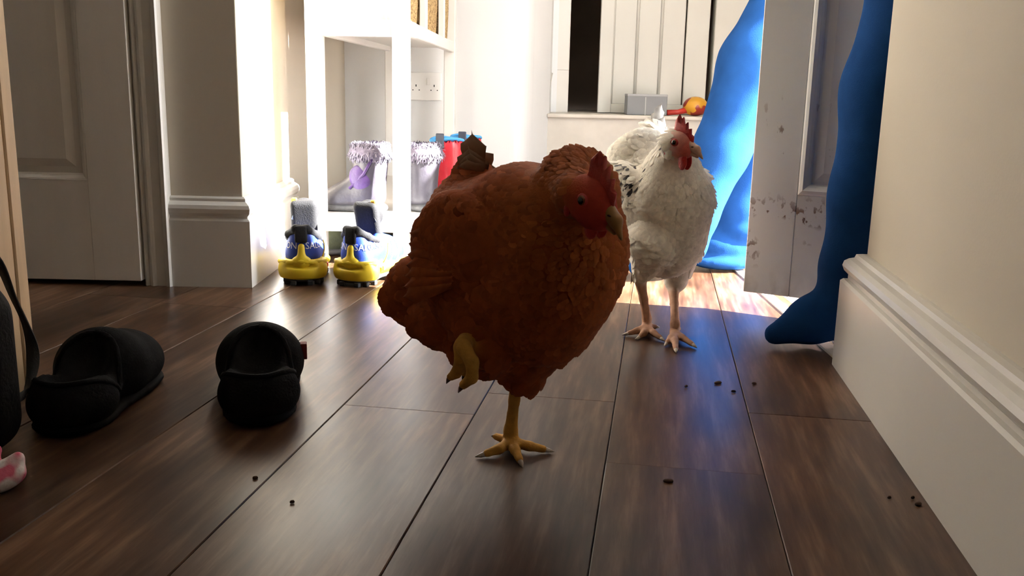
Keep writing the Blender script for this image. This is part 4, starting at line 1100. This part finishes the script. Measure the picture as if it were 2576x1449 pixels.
def trainer(loc, rz, label, side):
    o = empty('trainer', loc, rz); o.scale = (.86, 1.05, 1.13); tag(o, label, 'trainer', 'pair of blue and yellow trainers')
    # heel at x 0, toe along +x; side = +1 when the outer wall is at -y
    S = [rc((.038, 0, .060), (.036, 0, .090), .036, .030), el((.085, 0, .062), (.075, .040, .040)), el((.180, 0, .048), (.085, .044, .034)), rc((.10, 0, .075), (.19, 0, .055), .036, .030)]
    up = skin(S + [el((.062, 0, .126), (.047, .026, .060), sub=True, k=.004), el((.080, 0, .128), (.030, .060, .030), sub=True, k=.010)], .0034, k=.018, floor=.030)
    link('upper', up, M['tblue'], o)
    bv = BVHTree.FromPolygons([v.co.copy() for v in up.vertices], [tuple(p.vertices) for p in up.polygons])
    # padded collar
    link('collar', skin([rc((.010, -.012, .114), (.010, .012, .114), .0085), rc((.010, .012, .114), (.036, .030, .100), .0085, .0075), rc((.036, .030, .100), (.078, .035, .088), .0075, .006),
                         rc((.010, -.012, .114), (.036, -.030, .100), .0085, .0075), rc((.036, -.030, .100), (.078, -.035, .088), .0075, .006)], .003, k=.006), M['tblack'], o)
    link('heel_tab', skin([bx((.0035, 0, .104), (.005, .014, .018), rr=.004)], .0026), M['tblack'], o)
    # tall padded tongue rising from the throat
    tax = [(.94, 0, .34), (0, 1, 0), (-.34, 0, .94)]
    tg = link('tongue', skin([bx((.098, 0, .120), (.011, .029, .048), tax, rr=.010), el((.112, 0, .140), (.020, .032, .030), tax)], .0032, k=.008), M['tblack'], o)
    lb = box(-.0008, .0008, -.013, .013, -.014, .014, .0003)
    lo_ = link('size_label', lb, M['tlabel'] if side > 0 else M['tgrey'], tg); lo_.location = (.0835, side * .010, .134); lo_.rotation_euler = (side * .35, -.35, 0)
    link('pull_loop', box(.082, .096, side * .020 - .006, side * .020 + .006, .160, .170, .002), M['torange'], tg)
    # midsole: yellow foam flaring at the heel
    ms = skin([rc((.034, -.004, .034), (.034, .004, .034), .047, .047), el((.034, 0, .026), (.045, .050, .026)), el((.12, 0, .028), (.10, .046, .018)), el((.20, 0, .026), (.085, .050, .017)),
               el((.034, 0, .080), (.10, .10, .030), sub=True, k=.004), el((-.012, 0, .040), (.012, .060, .0045), sub=True, k=.004)], .0034, k=.014, floor=.012)
    link('midsole', ms, M['tyel'], o)
    link('heel_clip', skin([rc((.0005, 0, .045), (.004, 0, .078), .0105, .0075), rc((.001, -.012, .048), (.001, .012, .048), .010, .010)], .0026, k=.008), M['tyel'], o)
    link('heel_ridge', tube([(.030, -.049, .046), (.006, -.034, .047), (-.008, 0, .049), (.006, .034, .047), (.030, .049, .046)], .0055, 8), M['tyel'], o)
    # dark outsole with lugs
    link('outsole', skin([el((.045, 0, .012), (.055, .044, .010)), el((.12, 0, .012), (.09, .040, .009)), el((.20, 0, .012), (.082, .047, .009))], .0034, k=.010, floor=.0055), M['tgrey'], o)
    for (x, y) in [(-.002, -.018), (-.002, .018), (.014, -.032), (.014, .032), (.045, -.038), (.045, .038), (.12, -.034), (.12, .034), (.18, -.040), (.18, .040), (.23, -.03), (.23, .03)]:
        link('lug', box(x - .007, x + .007, y - .006, y + .006, 0.0002, .010, .0015), M['tgrey'], o)
    # pale swooping stripes over the side, laces
    for s in (-1, 1):
        for x in (.105, .135, .165):
            pts = []
            for t in np.linspace(0, 1, 7):
                hit, _, _, _ = bv.ray_cast(Vector((x + .020 * t, s * .2, .036 + .042 * t)), Vector((0, -s, 0)))
                if hit: pts.append(hit + Vector((0, s * .001, 0)))
            if len(pts) > 2: link('stripe', tube(pts, .0022, 6), M['twhite'] if x > .11 else M['tyel'], o)
    for i in range(5):
        x = .12 + i * .018; z = .098 - i * .008
        link('lace', tube([(x, -.024, z - .006), (x + .004, 0, z), (x, .024, z - .006)], .0022, 6), M['tyel'], o)
    # lettering round the heel band on both sides
    t = text_mesh('SALOMON', .019); wrap(t, bv, math.pi * 1.5 - .30, .074, .0, off=.0020)
    link('lettering', t, M['twhite'], o)
    t = text_mesh('SALOMON', .019); wrap(t, bv, math.pi * .5 + .30, .074, .0, off=.0020)
    link('lettering', t, M['twhite'], o)
    link('sole_mark', box(.068, .082, -.052, -.049, .028, .037, .0005), M['tred'], o)
    return o
t1 = fl(768, 720); t2 = fl(884, 723)
trainer((t1.x - .010, t1.y + .012, 0), math.radians(97), 'blue and yellow trainer between the white wall pier and its fellow', 1)
trainer((t2.x - .004, t2.y + .010, 0), math.radians(70), 'blue and yellow trainer with its lettered side turned to the rack post', -1)
# ================================================================== slippers, bag and small things
M['slip'] = mat('black_felt', (0.010, 0.010, 0.011), 0.9, var=0.2, scale=80, bump=0.2, bscale=300, spec=0.05)
M['slipin'] = mat('black_fleece_lining', (0.007, 0.007, 0.008), 0.95, bump=0.3, bscale=300, spec=0.1)
M['slipsole'] = mat('black_rubber', (0.004, 0.004, 0.004), 0.8, bump=0.1, spec=0.1)
M['redtag'] = mat('dark_red_tab', (0.16, 0.02, 0.015), 0.7)
def slipper(loc, rz, label, tagside=0):
    o = empty('slipper', loc, rz); tag(o, label, 'slipper', 'black slippers on the boards')
    # heel at x 0, toe along +x
    up = skin([el((.060, 0, .030), (.062, .053, .032)), el((.050, 0, .040), (.050, .050, .046)), el((.185, 0, .042), (.098, .062, .050)), el((.148, 0, .054), (.056, .060, .054)), el((.230, 0, .034), (.062, .056, .036)),
               el((.076, 0, .092), (.062, .040, .050), [(.96, 0, .28), (0, 1, 0), (-.28, 0, .96)], sub=True, k=.008)], .0045, k=.02, floor=.010)
    link('upper', up, M['slip'], o)
    link('insole', skin([el((.07, 0, .016), (.066, .046, .008)), el((.16, 0, .018), (.08, .048, .008))], .004, k=.01), M['slipin'], o)
    link('sole', skin([el((.060, 0, .008), (.066, .052, .012)), el((.150, 0, .008), (.10, .055, .012)), el((.215, 0, .008), (.078, .060, .012))], .004, k=.015, floor=.0004), M['slipsole'], o)
    # stitched collar round the opening
    ring = []
    bv = BVHTree.FromPolygons([v.co.copy() for v in up.vertices], [tuple(p.vertices) for p in up.polygons])
    for t in np.linspace(0, 2 * math.pi, 33):
        x, y = .075 + .060 * math.cos(t), .042 * math.sin(t)
        hit, _, _, _ = bv.ray_cast(Vector((x + .004 * math.cos(t), y + .006 * math.sin(t), .3)), Vector((0, 0, -1)))
        ring.append(hit + Vector((0, 0, -.001)) if hit and hit.z > .02 else Vector((x, y, .05)))
    link('collar', tube(ring, .0045, 6), M['slipin'], o)
    if tagside: link('side_tab', box(.150, .166, -.068, -.058, .048, .072, .001), M['redtag'], o)
    return o
s1 = fl(150, 1108); s2 = fl(402, 950)
dl = Vector((s2.x - s1.x, s2.y - s1.y))
slipper((fl(168, 1085).x, fl(150, 1104).y, 0), math.radians(92), 'black slipper lying next to the black bag')
p2 = fl(655, 1078); slipper((p2.x - .002, p2.y + .002, 0), math.radians(104), 'black slipper with a dark red side tab', 1)

# black bag leaning in the corner with its strap
M['bag'] = mat('black_nylon', (0.006, 0.006, 0.006), 0.7, var=0.2, scale=40, bump=0.2, bscale=200, spec=0.1)
M['strap'] = mat('black_webbing', (0.012, 0.012, 0.013), 0.7, bump=0.3, bscale=500)
bg = fl(2, 1180)
bag = empty('black_bag', (bg.x - .10, bg.y + .06, 0)); tag(bag, 'black nylon bag with a hanging strap against the tan door frame', 'bag')
keep(link('bag_body', skin([bx((bg.x - .105, bg.y + .045, .105), (.100, .050, .104), rr=.04), bx((bg.x - .125, bg.y + .045, .22), (.092, .046, .12), rr=.04), el((bg.x - .12, bg.y + .0, .10), (.07, .03, .07))], .006, k=.03, floor=.001), M['bag']), bag)
keep(link('pocket', skin([bx((bg.x - .125, bg.y - .010, .10), (.070, .02, .07), rr=.015)], .005), M['bag']), bag)
keep(link('zip', tube([(bg.x - .20, bg.y - .002, .24), (bg.x - .12, bg.y - .003, .25), (bg.x - .05, bg.y - .001, .24)], .0025, 6), M['strap']), bag)
pts = [(-40, 620), (0, 668), (32, 745), (62, 810), (80, 870), (82, 925), (70, 975), (52, 998), (18, 1003)]
dep = [1.10, 1.12, 1.15, 1.17, 1.18, 1.17, 1.15, 1.12, 1.07]
sp = spline([tuple(at(p[0], p[1], d)) for p, d in zip(pts, dep)], 5)
v, f = [], []
for i, p in enumerate(sp):
    w = .0060 + .002 * math.sin(i * .35)
    p = Vector(p); t = (Vector(sp[min(i + 1, len(sp) - 1)]) - Vector(sp[max(i - 1, 0)])).normalized()
    a = t.cross(Vector((.35 * math.sin(i * .2), 1, .1))).normalized(); n_ = a.cross(t)
    for q, e in ((-1, -1), (1, -1), (1, 1), (-1, 1)): v.append(p + a * (w * q) + n_ * (.0012 * e))
for i in range(len(sp) - 1):
    for j in range(4): f.append([i * 4 + j, i * 4 + (j + 1) % 4, (i + 1) * 4 + (j + 1) % 4, (i + 1) * 4 + j])
f += [[3, 2, 1, 0], [len(v) - 4 + j for j in range(4)]]
keep(link('strap', mesh_py(v, f, True), M['strap']), bag)
# pink and white cloth scrap before the bag
M['pinkw'] = mat('pink_white_cloth', (0.70, 0.42, 0.46), 0.85, var=0.0, bump=0.2, bscale=150)
nt = M['pinkw'].node_tree; b_ = nt.nodes['Principled BSDF']; tc = nt.nodes.new('ShaderNodeTexCoord'); nz = nt.nodes.new('ShaderNodeTexNoise'); nz.inputs['Scale'].default_value = 28
nt.links.new(tc.outputs['Object'], nz.inputs['Vector']); cr = nt.nodes.new('ShaderNodeValToRGB'); cr.color_ramp.elements[0].position = .45; cr.color_ramp.elements[1].position = .55
cr.color_ramp.elements[0].color = (.62, .12, .20, 1); cr.color_ramp.elements[1].color = (.80, .74, .74, 1); nt.links.new(nz.outputs[0], cr.inputs[0]); nt.links.new(cr.outputs[0], b_.inputs['Base Color'])
pk = fl(22, 1238)
cl = keep(link('crumpled_cloth', skin([el((-.035, 0, .012), (.042, .028, .014)), rc((-.02, .0, .012), (0, .012, .030), .012, .008), rc((-.05, .01, .012), (-.03, .02, .036), .014, .008), rc((-.01, -.012, .008), (.004, .004, .016), .008, .007)], .003, k=.012, floor=.0006), M['pinkw']), bag) if False else \
    link('crumpled_cloth', skin([el((-.035, 0, .012), (.042, .028, .014)), rc((-.02, .0, .012), (0, .012, .030), .012, .008), rc((-.05, .01, .012), (-.03, .02, .036), .014, .008), rc((-.01, -.012, .008), (.004, .004, .016), .008, .007)], .003, k=.012, floor=.0006), M['pinkw'])
cl.location = (pk.x, pk.y + .012, 0)
tag(cl, 'crumpled pink and white cloth on the boards before the black bag', 'cloth')

# things on the landing
M['greybox'] = mat('grey_plastic_box', (0.20, 0.21, 0.22), 0.5, var=0.05)
M['greylid'] = mat('pale_grey_plastic', (0.38, 0.39, 0.40), 0.5)
ya = 4.02
e0, e1 = at(1577, 276, ya), at(1680, 238, ya)
gb = empty('grey_box', ((e0.x + e1.x) / 2, ya + .05, STZ)); tag(gb, 'low grey plastic box on the landing step', 'box')
hwid = (e1.x - e0.x) / 2; hgt = e1.z - STZ
link('box_body', box(-hwid, hwid, -.05, .05, 0.0, hgt - .004, .003, 2), M['greybox'], gb)
link('lid', box(-hwid - .001, hwid + .001, -.051, .051, hgt - .010, hgt, .003, 2), M['greylid'], gb)
link('edge_strip', box(-hwid * .12, -hwid * .06, -.0525, -.049, 0.0, hgt - .012, .0006), M['greylid'], gb)
def maraca_mat():
    m = mat('orange_red_print', (0.62, 0.27, 0.02), 0.35)
    nt = m.node_tree; b = nt.nodes['Principled BSDF']; tc = nt.nodes.new('ShaderNodeTexCoord')
    v = nt.nodes.new('ShaderNodeTexNoise'); v.inputs['Scale'].default_value = 22; v.inputs['Detail'].default_value = 1
    nt.links.new(tc.outputs['Object'], v.inputs['Vector'])
    cr = nt.nodes.new('ShaderNodeValToRGB'); e = cr.color_ramp.elements; e[0].position = .50; e[1].position = .53
    e[0].color = (.60, .30, .02, 1); e[1].color = (.26, .02, .012, 1); nt.links.new(v.outputs[0], cr.inputs[0]); nt.links.new(cr.outputs[0], b.inputs['Base Color'])
    return m
M['maraca'] = maraca_mat(); M['redh'] = mat('red_handle', (0.45, 0.03, 0.02), 0.4)
mc = at(1750, 253, ya); rr_ = (at(1750, 228, ya).z - at(1750, 278, ya).z) / 2
ma = empty('toy_maraca', (mc.x, ya + .03, STZ)); tag(ma, 'orange and red toy maraca with a red handle on the landing step', 'toy')
link('rattle', skin([el((.006, 0, rr_), (rr_ * 1.30, rr_, rr_))], .0035), M['maraca'], ma)
hx = at(1680, 266, ya).x - mc.x
link('handle', tube([(-.03, -.005, rr_ * .62), (hx * .6, -.012, .016), (hx, -.016, .0125)], [.014, .011, .0125], 10), M['redh'], ma)
# brown bits trodden onto the boards
M['dirt'] = mat('dry_mud', (0.055, 0.028, 0.016), 0.9, var=0.3, scale=200)
rngd = random.Random(2)
for i, (px, py, s, near) in enumerate(((1806, 965, .007, 0), (1726, 974, .0028, 0), (1897, 967, .0035, 0), (1845, 987, .0035, 0), (2310, 1271, .0045, 1), (2296, 1255, .0022, 1), (2237, 1255, .0022, 1), (1681, 1213, .006, 2), (735, 1266, .0025, 3), (642, 1205, .003, 3))):
    p = fl(px, py)
    o = link('mud_crumb', skin([el((0, 0, .0015), (s, s * .6, .0026)), el((s * .5, s * .3, .0012), (s * .5, s * .4, .002)), el((-s * .5, -s * .1, .001), (s * .45, s * .4, .002))], .0009, k=.002, floor=.0002), M['dirt'])
    o.location = (p.x, p.y, 0.0); o.rotation_euler = (0, 0, rngd.uniform(-.5, .5))
    tag(o, 'small crumb of dry mud ' + ['between the white hen and the blue foot', 'close to the white skirting', 'on the board before the brown hen', 'on the boards before the slippers'][near], 'mud', 'mud crumbs on the boards')
bpy.context.view_layer.update()
